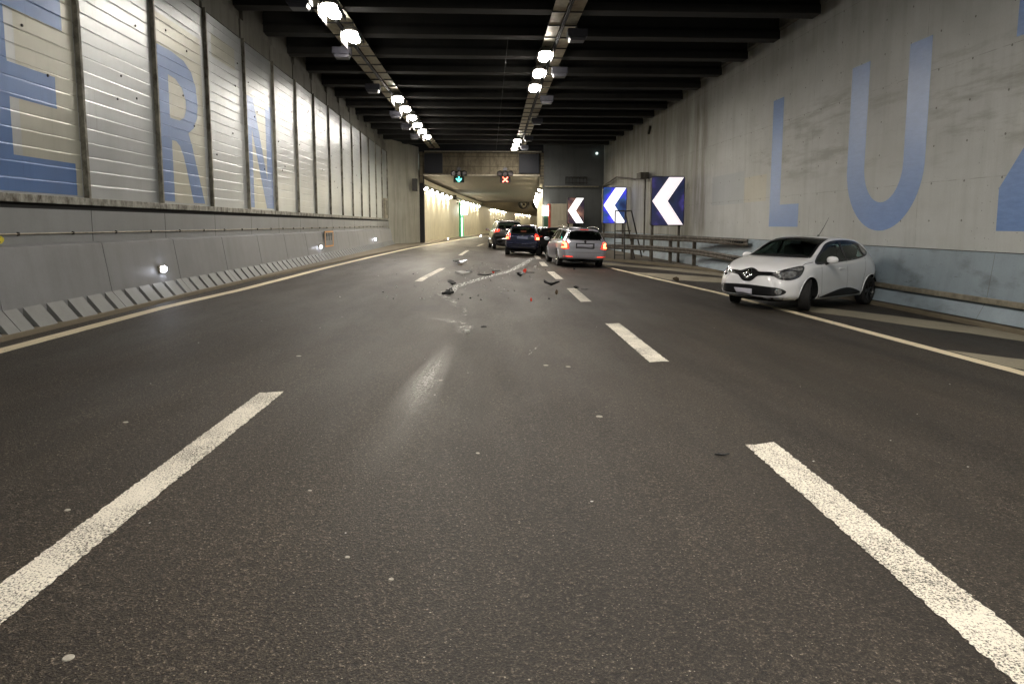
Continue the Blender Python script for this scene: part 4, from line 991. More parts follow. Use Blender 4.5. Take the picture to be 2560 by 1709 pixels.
    def cabin(s):
        sp = s.sp; c = sp['cab']   # x_front_dash, x_seat_f, x_seat_r, z_floor, z_belt, halfwidth
        mb = MB(); hw = c['hw']
        mb.box(c['xr'], c['xf'], -hw, hw, .30, .36); mb.box(c['xf']-.02, c['xf']+.35, -hw, hw, .36, c['zd']); mb.box(c['xr']-.05, c['xr'], -hw, hw, .36, c['zd']-.08)
        for sg in (1, -1): mb.box(c['xr'], c['xf'], sg*hw-.02, sg*hw+.02, .36, c['zd']-.08)
        mb.build('cabin_tub', M['cabin'], s.root)
        for x in c['seats']:
            for y in ((.36, -.36) if x == c['seats'][0] else (.38, 0, -.38)):
                mb = MB(); mb.obox((x, y, .62), (1, 0, -.05), (0, 1, 0), (.05, 0, 1), .25, .24, .07); mb.obox((x-.32, y, .92), (1, 0, .22), (0, 1, 0), (-.22, 0, 1), .055, .22, .30)
                mb.obox((x-.40, y, c['hz']), (1, 0, .15), (0, 1, 0), (-.15, 0, 1), .05, .13, .085); mb.build('seat', M['cabin'], s.root, bevel=.03)
        mb = MB(); pts = [(c['xf']-.22+.05*math.sin(a), .36+.18*math.cos(a), c['zd']-.02+.17*math.sin(a)) for a in [2*math.pi*k/20 for k in range(21)]]; mb.tube(pts, .014, 6, caps=False); mb.bar((c['xf']-.2, .36-.16, c['zd']-.02), (c['xf']-.2, .36+.16, c['zd']-.02), .05); mb.build('steering_wheel', M['trim'], s.root)
    def wheel(s, x, y, steer, rimmat, spokes=10):
        sp = s.sp; r = sp['wr']; sg = 1 if y > 0 else -1; w = .10
        t = bpy.data.objects.new('wheel', None); COL.objects.link(t); t.parent = s.root; t.location = (x, y, r); t.rotation_euler = (0, 0, steer)
        mb = MB(); prof = [(r*.66, -w), (r*.80, -w-.005), (r*.95, -w+.005), (r, -w+.03)]
        for k in range(-3, 4):   # tread grooves
            prof += [(r, k*.02-.006), (r-.008, k*.02-.004), (r-.008, k*.02+.004), (r, k*.02+.006)]
        prof += [(r, w-.03), (r*.95, w-.005), (r*.80, w+.005), (r*.66, w)]
        mb.lathe(prof, (0, 0, 0), (0, sg, 0), 40); mb.build('tyre', M['tyre'], t, smooth=True)
        mb = MB(); mb.lathe([(r*.67, w+.003), (r*.70, w-.002), (r*.66, w-.03), (r*.60, w-.04), (r*.58, -w+.02)], (0, 0, 0), (0, sg, 0), 40)
        mb.lathe([(0, w-.015), (r*.16, w-.02), (r*.20, w-.045)], (0, 0, 0), (0, sg, 0), 20)
        for k in range(spokes//2):
            for d in (-.13, .13):
                a = 2*math.pi*k/(spokes//2)+d; u = Vector((math.cos(a), 0, math.sin(a))); a2 = 2*math.pi*k/(spokes//2)+d*1.4; u2 = Vector((math.cos(a2), 0, math.sin(a2)))
                mb.bar(u*r*.14+Vector((0, sg*(w-.03), 0)), u2*r*.64+Vector((0, sg*(w-.02), 0)), .028, .02, up=(0, sg, 0))
        mb.build('rim', rimmat, t)
        mb = MB(); mb.lathe([(0, .01), (r*.58, .01), (r*.58, -.02)], (0, 0, 0), (0, sg, 0), 24); mb.build('brake_disc', M['liner'], t)
    def mirror(s, x, y, z, sg, mat):
        mb = MB(); vs = []; n = 14; m = 8
        for i in range(m+1):
            a = math.pi*i/m
            for k in range(n):
                b = 2*math.pi*k/n
                vs.append((x+.07*math.sin(a)*math.cos(b)*(1 if math.cos(b) > 0 else .35), y+sg*.115*-math.cos(a), z+.075*math.sin(a)**.7*math.sin(b)))
        mb.add(vs, [(i*n+k, i*n+(k+1) % n, (i+1)*n+(k+1) % n, (i+1)*n+k) for i in range(m) for k in range(n)])
        o = mb.build('door_mirror', mat, s.root, smooth=True)
        mb = MB(); mb.bar((x, y-sg*.06, z-.05), (x-.02, y-sg*.19, z-.12), .05, .035); mb.build('mirror_arm', M['trim'], o, bevel=.01)
        mb = MB(); mb.box(x-.035, x-.028, y-.085, y+.085, z-.05, z+.05); mb.build('mirror_glass', M['chrome'], o)
    def put(s, x, y, heading, scale=1.0):
        h = Vector((math.cos(heading), math.sin(heading), 0)); n = Vector((K, 0, 1)).normalized(); h = (h-n*h.dot(n)).normalized(); l = n.cross(h)
        m = Matrix((h, l, n)).transposed().to_4x4(); m.translation = (x, y, gz(x)+.004); s.root.matrix_world = m @ Matrix.Scale(scale, 4)
GRP = 'cars standing after the crash'
# ---- white hatchback
clio = dict(front=2.03, rear=-1.88, fa=1.295, ra=-1.295, wr=.31, arch=.355, floor=.17, res=.045,
    zt=[(-1.88, .92), (-1.80, 1.02), (-1.72, 1.20), (-1.62, 1.335), (-1.4, 1.385), (-1.0, 1.425), (-.5, 1.448), (-.1, 1.44), (.2, 1.405), (.45, 1.325), (1.10, 1.015), (1.3, .985), (1.7, .90), (1.95, .81), (2.03, .74)],
    ze=[(-1.88, .86), (-1.80, .95), (-1.72, 1.10), (-1.62, 1.23), (-1.4, 1.30), (-1.0, 1.355), (-.5, 1.38), (-.1, 1.375), (.2, 1.34), (.45, 1.265), (1.10, .975), (1.3, .945), (1.7, .845), (1.95, .745), (2.03, .68)],
    zs=[(-1.88, .84), (-1.6, 1.02), (-1.2, 1.01), (-.6, .965), (0, .925), (.6, .895), (1.1, .875), (1.5, .80), (1.85, .69), (2.03, .62)],
    zb=[(-1.88, .30), (-1.7, .24), (-1.2, .20), (0, .185), (1.2, .19), (1.7, .20), (2.03, .22)],
    wb=[(-1.88, .56), (-1.6, .70), (-1.2, .79), (0, .79), (1.2, .79), (1.7, .72), (1.92, .60), (2.03, .47)],
    wm=[(-1.88, .66), (-1.7, .79), (-1.35, .865), (-.9, .855), (0, .83), (.9, .845), (1.3, .866), (1.65, .835), (1.88, .73), (1.98, .63), (2.03, .55)],
    ws=[(-1.88, .60), (-1.6, .70), (-1.2, .775), (-.6, .80), (0, .805), (.8, .81), (1.2, .81), (1.6, .77), (1.88, .66), (2.03, .50)],
    wt=[(-1.88, .52), (-1.6, .53), (-1.2, .565), (-.5, .595), (0, .60), (.3, .605), (.7, .66), (1.1, .71), (1.5, .70), (1.85, .60), (2.03, .44)],
    capf=[(.98, .02), (.93, .05), (.82, .078), (.62, .095), (.35, .105), (.02, .108)],
    sidewin=[smooth([(.98, .925), (.62, 1.13), (.30, 1.275), (.05, 1.32), (-.16, 1.335), (-.19, 1.12), (-.20, .985), (.35, .945)], 4),
             smooth([(-.27, .99), (-.25, 1.15), (-.25, 1.335), (-.60, 1.335), (-.92, 1.30), (-1.04, 1.14), (-1.08, 1.06), (-.9, 1.03), (-.6, 1.005)], 4)],
    wscreen=[(-.66, 1.02), (-.63, 1.06), (-.53, 1.365), (-.25, 1.40), (0, 1.408), (.25, 1.40), (.53, 1.365), (.63, 1.06), (.66, 1.02), (.4, 1.03), (0, 1.035), (-.4, 1.03)],
    rscreen=[(-.5, 1.02), (-.42, 1.26), (0, 1.29), (.42, 1.26), (.5, 1.02), (0, 1.0)],
    cab=dict(xf=.62, xr=-1.2, hw=.70, zd=.93, seats=[.15, -.72], hz=1.17), paint=carpaint('white_car_paint', (.90, .90, .92)),
    dents=[((-1.93, .62, .62), .38, (.16, -.10, .0)), ((-1.7, .85, .55), .3, (.03, -.09, 0))], body_label='white body with crumpled rear corner')
c = Car(clio, 'white_hatchback', 'white hatchback with crumpled rear corner jammed against the blue-grey wall', GRP, 110, 7)
GB = M['gloss_black']
def grow(poly, d):
    cx = sum(p[0] for p in poly)/len(poly); cz = sum(p[1] for p in poly)/len(poly); out = []; N = len(poly)
    ar = sum(poly[i][0]*poly[(i+1) % N][1]-poly[(i+1) % N][0]*poly[i][1] for i in range(N)); sgn = 1 if ar > 0 else -1
    for i in range(N):
        a = Vector(poly[i-1]); b = Vector(poly[i]); e = Vector(poly[(i+1) % N]); n1 = (b-a); n2 = (e-b)
        if n1.length < 1e-6 or n2.length < 1e-6: n1 = n2 = e-a
        n1 = Vector((n1.y, -n1.x)).normalized(); n2 = Vector((n2.y, -n2.x)).normalized(); m = (n1+n2)
        m = m.normalized()/max(.5, m.normalized().dot(n1)) if m.length > 1e-6 else n1
        out.append(tuple(b+m*d*sgn))
    return out
for sg in (1, -1):
    fw, rw = clio['sidewin']
    outer = smooth([(1.05, .905), (.64, 1.16), (.30, 1.312), (-.1, 1.365), (-.60, 1.372), (-1.0, 1.34), (-1.30, 1.24), (-1.42, 1.13), (-1.30, 1.075), (-1.05, 1.025), (-.6, .975), (0, .935), (.5, .912)], 4)
    c.side('window_surround', outer, sg, GB, off=.005, holes=[grow(fw, -.012), grow(rw, -.012)])
    c.side('side_window', grow(fw, .005), sg, M['glass'], off=.001); c.side('side_window', grow(rw, .005), sg, M['glass'], off=.001)
    mb = MB(); 
    c.side('rear_quarter_pane', smooth([(-1.12, 1.09), (-1.08, 1.27), (-1.20, 1.245), (-1.33, 1.14), (-1.28, 1.10)], 4), sg, M['tail'] if False else M['head_dark'], off=.008)
    c.side('door_moulding', smooth([(.80, .245), (.80, .26), (.4, .335), (0, .395), (-.35, .405), (-.68, .35), (-.86, .295), (-.70, .262), (0, .25)], 4), sg, M['trim'], off=.012, th2=.01)
    d = c.seam('front_door_seam', [(.84, .90), (.86, .6), (.80, .235)], sg); c.seam('middle_door_seam', [(-.235, .96), (-.25, .6), (-.24, .235)], sg); c.seam('sill_seam', [(.80, .232), (0, .222), (-.8, .232)], sg, .005)
    c.seam('rear_door_seam', [(-1.12, 1.02), (-1.02, .8), (-.93, .6), (-.90, .42), (-.84, .235)], sg); c.seam('bonnet_seam', [(1.08, .935), (1.35, .905), (1.55, .83), (1.66, .80)], sg, .008)
    c.side('door_handle', [(-.06, .79), (-.06, .815), (.12, .81), (.12, .785)], sg, clio['paint'], off=.022, th2=.02)
    c.mirror(.66, sg*.93, .985, sg, clio['paint'])
    # headlights wrap the corner
    th = 40*sg; hp = smooth([(.10, .735), (.17, .775), (.38, .835), (.62, .885), (.73, .880), (.70, .80), (.60, .70), (.42, .645), (.22, .655), (.12, .70)], 4)
    hd = [(u*1-0.02, z) for u, z in hp]
    def U(poly, k=sg): return [((u-.36)*k*.92-.0, z) for u, z in poly]
    # centre of light in the 40 degree view
    base_u = -math.sin(R(40))*1.80+math.cos(R(40))*.66
    def V(poly): return [(sg*(base_u+(u-.40)*.92), z-.035) for u, z in poly]
    hl = c.decal('headlight', V(grow(hp, .012)), th, M['head_dark'], off=.006)
    c.decal('reflector', V(smooth([(.20, .70), (.24, .76), (.36, .79), (.50, .80), (.56, .76), (.50, .70), (.38, .67), (.26, .67)], 4)), th, M['head'], off=.012, parent=hl)
    c.decal('indicator', V(smooth([(.40, .835), (.60, .868), (.69, .865), (.68, .825), (.58, .81)], 4)), th, M['head'], off=.012, parent=hl)
    f = c.decal('fog_light', [(sg*.585+.055*math.cos(a), .375+.055*math.sin(a)) for a in [2*math.pi*k/20 for k in range(20)]], 0, M['chrome'], off=.014)
    c.decal('lens', [(sg*.585+.040*math.cos(a), .375+.040*math.sin(a)) for a in [2*math.pi*k/20 for k in range(20)]], 0, M['head'], off=.018, parent=f)
    c.decal('frit', [(sg*a, b) for a, b in ((.66, 1.01), (.60, 1.01), (.50, 1.36), (.545, 1.37))], 0, GB, off=.004)
c.decal('grille_band', smooth([(-.62, .705), (-.40, .735), (-.20, .725), (-.12, .76), (0, .79), (.12, .76), (.20, .725), (.40, .735), (.62, .705), (.60, .66), (.40, .665), (.22, .655), (.13, .58), (.07, .545), (0, .54), (-.07, .545), (-.13, .58), (-.22, .655), (-.40, .665), (-.60, .66)], 3), 0, GB, off=.012, th2=.01)
for a, b in ((.15, .52), (-.52, -.15)): c.decal('chrome_strip', [(a, .70), (a, .712), (b, .706), (b, .698)], 0, M['chrome'], off=.02)
lo = [(-.11, .665), (0, .775), (.11, .665), (0, .555)]; li = [(-.045, .665), (0, .72), (.045, .665), (0, .61)]
c.decal('badge', lo, 0, M['chrome'], off=.03, th2=.02, holes=[li])
lg = c.decal('lower_grille', smooth([(-.70, .375), (-.60, .445), (-.3, .47), (0, .478), (.3, .47), (.60, .445), (.70, .375), (.58, .30), (.3, .285), (0, .28), (-.3, .285), (-.58, .30)], 4), 0, M['trim'], off=.006)
for z in (.32, .36, .40, .44): c.decal('grille_bar', [(-.50, z), (.50, z), (.50, z+.014), (-.50, z+.014)], 0, M['gloss_black'], off=.020, parent=lg)
c.decal('number_plate', [(-.20, .30), (.13, .30), (.13, .40), (-.17, .40), (-.26, .395)], 0, M['plate'], off=.03, th2=.008)
c.decal('lower_lip', [(-.60, .215), (.60, .215), (.66, .265), (-.66, .265)], 0, M['trim'], off=.006)
c.decal('windscreen', grow(clio['wscreen'], .004), 0, M['glass'], off=.001)
c.decal('cowl', [(-.66, 1.005), (.66, 1.005), (.60, 1.045), (0, 1.06), (-.60, 1.045)], 0, GB, off=.003); c.decal('top_frit', [(-.54, 1.355), (0, 1.38), (.54, 1.355), (.53, 1.39), (0, 1.42), (-.53, 1.39)], 0, GB, off=.003)
c.decal('rear_window', grow(clio['rscreen'], .004), 180, M['glass'], off=.001)
for sg in (1, -1): c.wheel(1.295, sg*.755, R(-22) if False else R(24), M['steel_wheel']); c.wheel(-1.295, sg*.745, 0, M['steel_wheel'])
mb = MB(); mb.tube([(-.55, 0, 1.44), (-.78, 0, 1.66), (-.96, 0, 1.86)], .008, 6, r2=.003); mb.lathe([(.0, .04), (.02, .03), (.03, 0)], (-.54, 0, 1.435), (0, 0, 1), 10); mb.build('aerial', M['trim'], c.root)
mb = MB(); mb.box(.38, .40, -.11, .11, 1.27, 1.34); mb.build('rear_view_mirror', M['box_grey'], c.root, bevel=.02)
mb = MB()
for a, b in (((.98, .50, 1.06), (1.0, -.15, 1.035)), ((1.0, -.05, 1.05), (1.0, -.62, 1.03))): mb.bar(a, b, .018)
mb.build('wiper', M['trim'], c.root)
c.put(7.36, 15.25, R(216.5), 1.07)
# ---- silver estate
est = dict(front=2.10, rear=-2.22, fa=1.34, ra=-1.24, wr=.325, arch=.37, floor=.20, res=.08,
    zt=[(-2.22, 1.0), (-2.16, 1.12), (-2.03, 1.36), (-1.93, 1.435), (-1.5, 1.465), (-.5, 1.49), (0, 1.485), (.3, 1.45), (.6, 1.35), (1.15, 1.04), (1.5, .98), (1.95, .86), (2.10, .74)],
    ze=[(-2.22, .93), (-2.16, 1.05), (-2.03, 1.28), (-1.93, 1.35), (-1.5, 1.39), (-.5, 1.42), (0, 1.415), (.3, 1.38), (.6, 1.29), (1.15, 1.0), (1.5, .93), (1.95, .80), (2.10, .68)],
    zs=[(-2.22, .91), (-2.0, .98), (-1, .96), (0, .93), (1.1, .90), (1.6, .82), (2.10, .62)], zb=[(-2.22, .30), (-1.9, .26), (-1, .21), (1, .2), (2.10, .24)],
    wb=[(-2.22, .66), (-1.9, .76), (-1, .82), (1, .82), (1.7, .76), (2.10, .5)], wm=[(-2.22, .79), (-2.05, .86), (-1.4, .885), (0, .87), (1.2, .88), (1.8, .80), (2.10, .58)],
    ws=[(-2.22, .77), (-2.0, .81), (-1, .835), (1, .82), (1.7, .76), (2.10, .52)], wt=[(-2.22, .66), (-1.9, .585), (-1.2, .60), (0, .62), (.6, .65), (1.15, .71), (1.7, .68), (2.10, .46)],
    capr=[(.985, .02), (.95, .04), (.85, .05), (.6, .055), (.3, .058), (.02, .06)],
    sidewin=[smooth([(1.0, .96), (.66, 1.18), (.3, 1.345), (.02, 1.375), (0, 1.15), (0, .99), (.5, .975)], 3), smooth([(-.07, .995), (-.05, 1.2), (-.05, 1.385), (-.8, 1.375), (-.88, 1.2), (-.9, 1.02), (-.5, 1.005)], 3), smooth([(-.97, 1.025), (-.94, 1.2), (-.90, 1.365), (-1.5, 1.34), (-1.78, 1.29), (-1.84, 1.1), (-1.7, 1.05), (-1.3, 1.03)], 3)],
    wscreen=[(-.66, 1.05), (-.56, 1.37), (0, 1.41), (.56, 1.37), (.66, 1.05), (0, 1.06)], rscreen=[(-.69, 1.02), (-.66, 1.08), (-.58, 1.33), (-.3, 1.375), (.3, 1.375), (.58, 1.33), (.66, 1.08), (.69, 1.02), (0, 1.01)],
    cab=dict(xf=.65, xr=-1.9, hw=.72, zd=.96, seats=[.1, -.85], hz=1.2), paint=carpaint('silver_car_paint', (.52, .52, .59), .7, .28))
c = Car(est, 'silver_estate_car', 'silver estate car with lit red tail lights and roof rails, nearest of the stopped queue', GRP, 70, 5)
for sg in (1, -1):
    outer = smooth([(1.08, .935), (.66, 1.22), (.28, 1.375), (-.8, 1.41), (-1.5, 1.375), (-1.82, 1.32), (-1.92, 1.08), (-1.7, 1.02), (0, .97)], 3)
    c.side('window_surround', outer, sg, GB, off=.004, holes=[grow(p, -.015) for p in est['sidewin']])
    for p in est['sidewin']: c.side('side_window', grow(p, .005), sg, M['glass'], off=.001)
    for q in ([(.9, .93), (.92, .6), (.85, .24)], [(-.03, .97), (-.04, .6), (-.03, .24)], [(-.94, 1.0), (-.90, .6), (-.82, .24)]): c.seam('door_seam', q, sg, .010)
    c.side('door_handle', [(-.22, .80), (-.22, .83), (-.05, .83), (-.05, .80)], sg, est['paint'], off=.025, th2=.02); c.side('door_handle', [(.70, .79), (.70, .82), (.87, .82), (.87, .79)], sg, est['paint'], off=.025, th2=.02)
    c.mirror(.78, sg*.98, 1.0, sg, est['paint'])
    th = 180-sg*35; bu = math.cos(R(35))*.76-math.sin(R(35))*2.16   # u at this angle for the rear corner
    uc = -math.sin(R(th))*(-2.16)+math.cos(R(th))*(sg*.76)
    mir = -sg
    def V(poly): return [(uc+mir*u, z) for u, z in poly]
    tl = c.decal('tail_light', V([(-.20, .70), (-.17, .86), (-.10, .955), (.12, .975), (.13, .70), (-.05, .675)]), th, M['tail_on'], off=.012, th2=.01)
    c.decal('lit_ring', V([(-.13, .73), (-.12, .88), (-.04, .925), (.10, .93), (.10, .875), (-.02, .865), (-.05, .82), (-.05, .78), (.10, .775), (.10, .72)]), th, M['brake_on'], off=.02, parent=tl)
    c.decal('rear_reflector', [(sg*.46, .385), (sg*.78, .40), (sg*.78, .435), (sg*.46, .42)], 180, M['tail_on'], off=.012) if False else c.decal('rear_reflector', [(-sg*.46, .385), (-sg*.78, .40), (-sg*.78, .435), (-sg*.46, .42)], 180, M['tail_on'], off=.012)
    mb = MB(); mb.tube([(.25, sg*.60, 1.43), (.1, sg*.60, 1.50), (-.8, sg*.595, 1.53), (-1.65, sg*.59, 1.50), (-1.85, sg*.58, 1.42)], .02, 8); mb.build('roof_rail', M['alloy'], c.root, smooth=True)
    c.wheel(1.34, sg*.775, 0, M['alloy']); c.wheel(-1.24, sg*.775, 0, M['alloy'])
c.decal('rear_window', grow(est['rscreen'], .004), 180, M['glass'], off=.001)
c.decal('window_frit', grow(est['rscreen'], .02), 180, GB, off=.003, holes=[grow(est['rscreen'], -.03)])
c.decal('brake_lamp', [(-.16, 1.385), (.16, 1.385), (.16, 1.415), (-.16, 1.415)], 180, M['tail'], off=.015)
c.decal('number_plate', [(-.32, .73), (.32, .73), (.30, .87), (-.30, .87)], 180, M['plate_grey'], off=.012, th2=.008)
c.decal('plate_frame', grow([(-.34, .72), (.34, .72), (.34, .90), (-.34, .90)], .01), 180, M['trim'], off=.008)
c.decal('badge', [(.045*math.cos(a), .955+.045*math.sin(a)) for a in [2*math.pi*k/14 for k in range(14)]], 180, GB, off=.014)
for q in ([(-.62, .56), (.62, .56), (.62, .568), (-.62, .568)], [(-.76, .36), (.76, .36), (.76, .366), (-.76, .366)]): c.decal('tailgate_seam', q, 180, M['seam'], off=.003)
c.decal('bumper_foot', [(-.55, .28), (.55, .28), (.60, .33), (-.60, .33)], 180, M['trim'], off=.006)
c.decal('windscreen', grow(est['wscreen'], .004), 0, M['glass'], off=.001)
for sg in (1, -1): c.decal('headlight', [(-.06*1+sg*-.0+sg*(-.9+.20)-.0, .64), (sg*(-.9+.45), .64), (sg*(-.9+.45), .76), (sg*(-.9+.20), .78)], 25*sg, M['head'], off=.01) if False else None
mb = MB(); mb.bar((-1.5, 0, 1.46), (-1.62, 0, 1.60), .02); mb.build('aerial', M['trim'], c.root)
c.put(4.0, 29.2, R(90+3), 1.06)
# ---- dark blue hatchback
pol = dict(front=1.86, rear=-1.80, fa=1.24, ra=-1.22, wr=.30, arch=.345, floor=.18, res=.08,
    zt=[(-1.80, 1.0), (-1.75, 1.12), (-1.62, 1.36), (-1.52, 1.43), (-1.1, 1.46), (-.3, 1.47), (.1, 1.45), (.4, 1.36), (1.0, 1.04), (1.3, .98), (1.7, .84), (1.86, .72)],
    ze=[(-1.80, .93), (-1.75, 1.05), (-1.62, 1.28), (-1.52, 1.35), (-1.1, 1.385), (-.3, 1.40), (.1, 1.38), (.4, 1.30), (1.0, 1.0), (1.3, .93), (1.7, .78), (1.86, .66)],
    zs=[(-1.80, .91), (-1.5, .97), (-.6, .95), (1, .90), (1.5, .80), (1.86, .6)], zb=[(-1.80, .32), (-1.5, .26), (0, .2), (1.3, .2), (1.86, .24)],
    wb=[(-1.80, .62), (-1.5, .70), (-.6, .78), (1, .78), (1.5, .7), (1.86, .5)], wm=[(-1.80, .75), (-1.65, .81), (-1.2, .84), (0, .82), (1.1, .835), (1.6, .74), (1.86, .55)],
    ws=[(-1.80, .73), (-1.6, .76), (-.8, .79), (.9, .78), (1.5, .7), (1.86, .5)], wt=[(-1.80, .62), (-1.5, .55), (-1, .57), (0, .58), (.4, .60), (1, .68), (1.5, .64), (1.86, .44)],
    capr=[(.985, .02), (.95, .04), (.85, .05), (.6, .055), (.3, .058), (.02, .06)],
    sidewin=[smooth([(.85, .96), (.5, 1.2), (.2, 1.33), (-.08, 1.35), (-.1, 1.15), (-.1, .985)], 3), smooth([(-.18, .99), (-.16, 1.2), (-.16, 1.35), (-.9, 1.33), (-1.3, 1.24), (-1.38, 1.08), (-1.2, 1.02)], 3)],
    wscreen=[(-.62, 1.05), (-.53, 1.36), (0, 1.40), (.53, 1.36), (.62, 1.05), (0, 1.06)], rscreen=[(-.62, 1.02), (-.52, 1.33), (0, 1.37), (.52, 1.33), (.62, 1.02), (0, 1.0)],
    cab=dict(xf=.55, xr=-1.4, hw=.66, zd=.95, seats=[.1, -.8], hz=1.18), paint=carpaint('dark_blue_car_paint', (.003, .007, .036), .35, .25))
def small(spec, label, nm):
    c = Car(spec, nm, label, GRP, 60, 5)
    for sg in (1, -1):
        for p in spec['sidewin']: c.side('side_window', grow(p, .01), sg, M['glass'], off=.002)
        c.side('window_surround', smooth([(.95, .93), (.5, 1.24), (.2, 1.37), (-.9, 1.365), (-1.36, 1.27), (-1.46, 1.05), (-1.2, .98), (0, .95)], 3), sg, GB, off=.004, holes=[grow(p, -.01) for p in spec['sidewin']])
        c.mirror(.62, sg*.92, 1.0, sg, M['trim'])
        for q in ([(.75, .93), (.78, .6), (.72, .24)], [(-.14, .97), (-.15, .6), (-.14, .24)]): c.seam('door_seam', q, sg, .010)
        c.wheel(spec['fa'], sg*.72, 0, M['steel_wheel']); c.wheel(spec['ra'], sg*.74, 0, M['steel_wheel'])
    c.decal('rear_window', grow(spec['rscreen'], .004), 180, M['glass'], off=.002); c.decal('windscreen', grow(spec['wscreen'], .004), 0, M['glass'], off=.002)
    return c
c = small(pol, 'dark blue hatchback with red tail lights, between the grey and the silver car', 'blue_hatchback')
for sg in (1, -1):
    th = 180-sg*30; uc = -math.sin(R(th))*(-1.76)+math.cos(R(th))*(sg*.70)
    def V(poly): return [(uc-sg*u, z) for u, z in poly]
    tl = c.decal('tail_light', V([(-.14, .76), (-.13, .98), (-.08, 1.05), (.08, 1.0), (.12, .94), (.12, .76)]), th, M['tail_on'], off=.012, th2=.01)
    c.decal('lit_lens', V([(-.08, .77), (-.08, .88), (.08, .88), (.08, .77)]), th, M['brake_on'], off=.02, parent=tl)
c.decal('window_frit', grow(pol['rscreen'], .02), 180, GB, off=.003, holes=[grow(pol['rscreen'], -.03)])
c.decal('number_plate', [(-.25, .80), (.25, .80), (.25, .90), (-.25, .90)], 180, simple('blue_tinted_plate', (.18, .2, .3), .3), off=.012)
c.decal('badge', [(.05*math.cos(a), .96+.05*math.sin(a)) for a in [2*math.pi*k/14 for k in range(14)]], 180, M['chrome'], off=.014)
mb = MB(); mb.sweep([(0, .60), (-.05, .60), (-.06, .56), (0, .54)], [(-1.80, -.70), (-1.86, -.5), (-1.88, 0), (-1.86, .5), (-1.80, .70)]); mb.build('bumper_edge', pol['paint'], c.root, bevel=.01)
c.decal('bumper_foot', [(-.6, .30), (.6, .30), (.62, .42), (-.62, .42)], 180, M['trim'], off=.008)
c.decal('painted_red_reflection', [(-.1, 1.13), (.16, 1.13), (.16, 1.22), (-.1, 1.22)], 180, simple('red_reflection_card', (.45, .08, .05), .5), off=-.06)  # red card just inside the rear glass, standing in for a reflection
c.put(2.52, 38.2, R(90-8), 1.12)
# ---- black car, mostly hidden
bl = dict(pol); bl['paint'] = carpaint('black_car_paint', (.010, .011, .013), .2, .3)
c = small(bl, 'black car standing askew, mostly hidden between the blue and silver cars', 'black_hatchback')
c.decal('tail_light', [(.5, .8), (.72, .8), (.72, 1.0), (.5, 1.0)], 180, M['tail'], off=.01); c.decal('tail_light', [(-.5, .8), (-.72, .8), (-.72, 1.0), (-.5, 1.0)], 180, M['tail'], off=.01)
for sg in (1, -1): c.decal('headlight', [(sg*.35, .60), (sg*.62, .62), (sg*.64, .72), (sg*.4, .70)], 0, M['head'], off=.01)
c.put(4.55, 39.2, R(90-60), 1.05)
# ---- grey people carrier
mpv = dict(est); mpv.update(front=2.05, rear=-2.15, res=.09, arch=.38, wr=.335,
    zt=[(-2.15, 1.15), (-2.10, 1.25), (-1.98, 1.60), (-1.9, 1.68), (-1.4, 1.72), (-.4, 1.73), (.1, 1.68), (.5, 1.54), (1.25, 1.12), (1.6, 1.02), (1.9, .90), (2.05, .8)],
    ze=[(-2.15, 1.06), (-2.10, 1.17), (-1.98, 1.50), (-1.9, 1.59), (-1.4, 1.64), (-.4, 1.65), (.1, 1.60), (.5, 1.47), (1.25, 1.07), (1.6, .97), (1.9, .85), (2.05, .72)],
    zs=[(-2.15, 1.04), (-1.9, 1.10), (0, 1.02), (1.2, .96), (1.7, .85), (2.05, .66)],
    wb=[(-2.15, .66), (-1.9, .76), (-1, .82), (1, .82), (1.7, .76), (2.05, .5)], wm=[(-2.15, .82), (-2.0, .88), (-1.4, .91), (0, .89), (1.2, .90), (1.8, .80), (2.05, .58)],
    ws=[(-2.15, .78), (-1.9, .84), (0, .85), (1, .84), (1.7, .76), (2.05, .52)], wt=[(-2.15, .70), (-1.9, .63), (0, .66), (.6, .68), (1.2, .74), (1.7, .68), (2.05, .46)], zb=[(-2.15, .38), (-1.9, .30), (-1, .23), (1, .22), (2.05, .26)],
    sidewin=[smooth([(1.0, 1.05), (.6, 1.3), (.2, 1.52), (0, 1.55), (0, 1.1)], 3), smooth([(-.1, 1.1), (-.1, 1.57), (-.9, 1.57), (-.95, 1.14)], 3), smooth([(-1.05, 1.16), (-1.02, 1.56), (-1.6, 1.52), (-1.82, 1.3), (-1.8, 1.2)], 3)],
    wscreen=[(-.68, 1.13), (-.6, 1.56), (0, 1.6), (.6, 1.56), (.68, 1.13), (0, 1.15)], rscreen=[(-.68, 1.22), (-.58, 1.55), (0, 1.60), (.58, 1.55), (.68, 1.22), (0, 1.2)],
    cab=dict(xf=.7, xr=-1.8, hw=.76, zd=1.04, seats=[.1, -.85], hz=1.32), paint=carpaint('grey_brown_car_paint', (.10, .095, .092), .6, .35),
    dents=[((-2.15, .75, .45), .55, (.30, -.16, -.05)), ((-1.7, .9, .45), .45, (0, -.13, .04)), ((-2.15, 0, .45), .5, (.10, 0, 0))], body_label='grey body crushed at the left rear corner')
c = Car(mpv, 'grey_people_carrier', 'grey people carrier with crushed rear corner, farthest left of the wrecked cars', GRP, 60, 5)
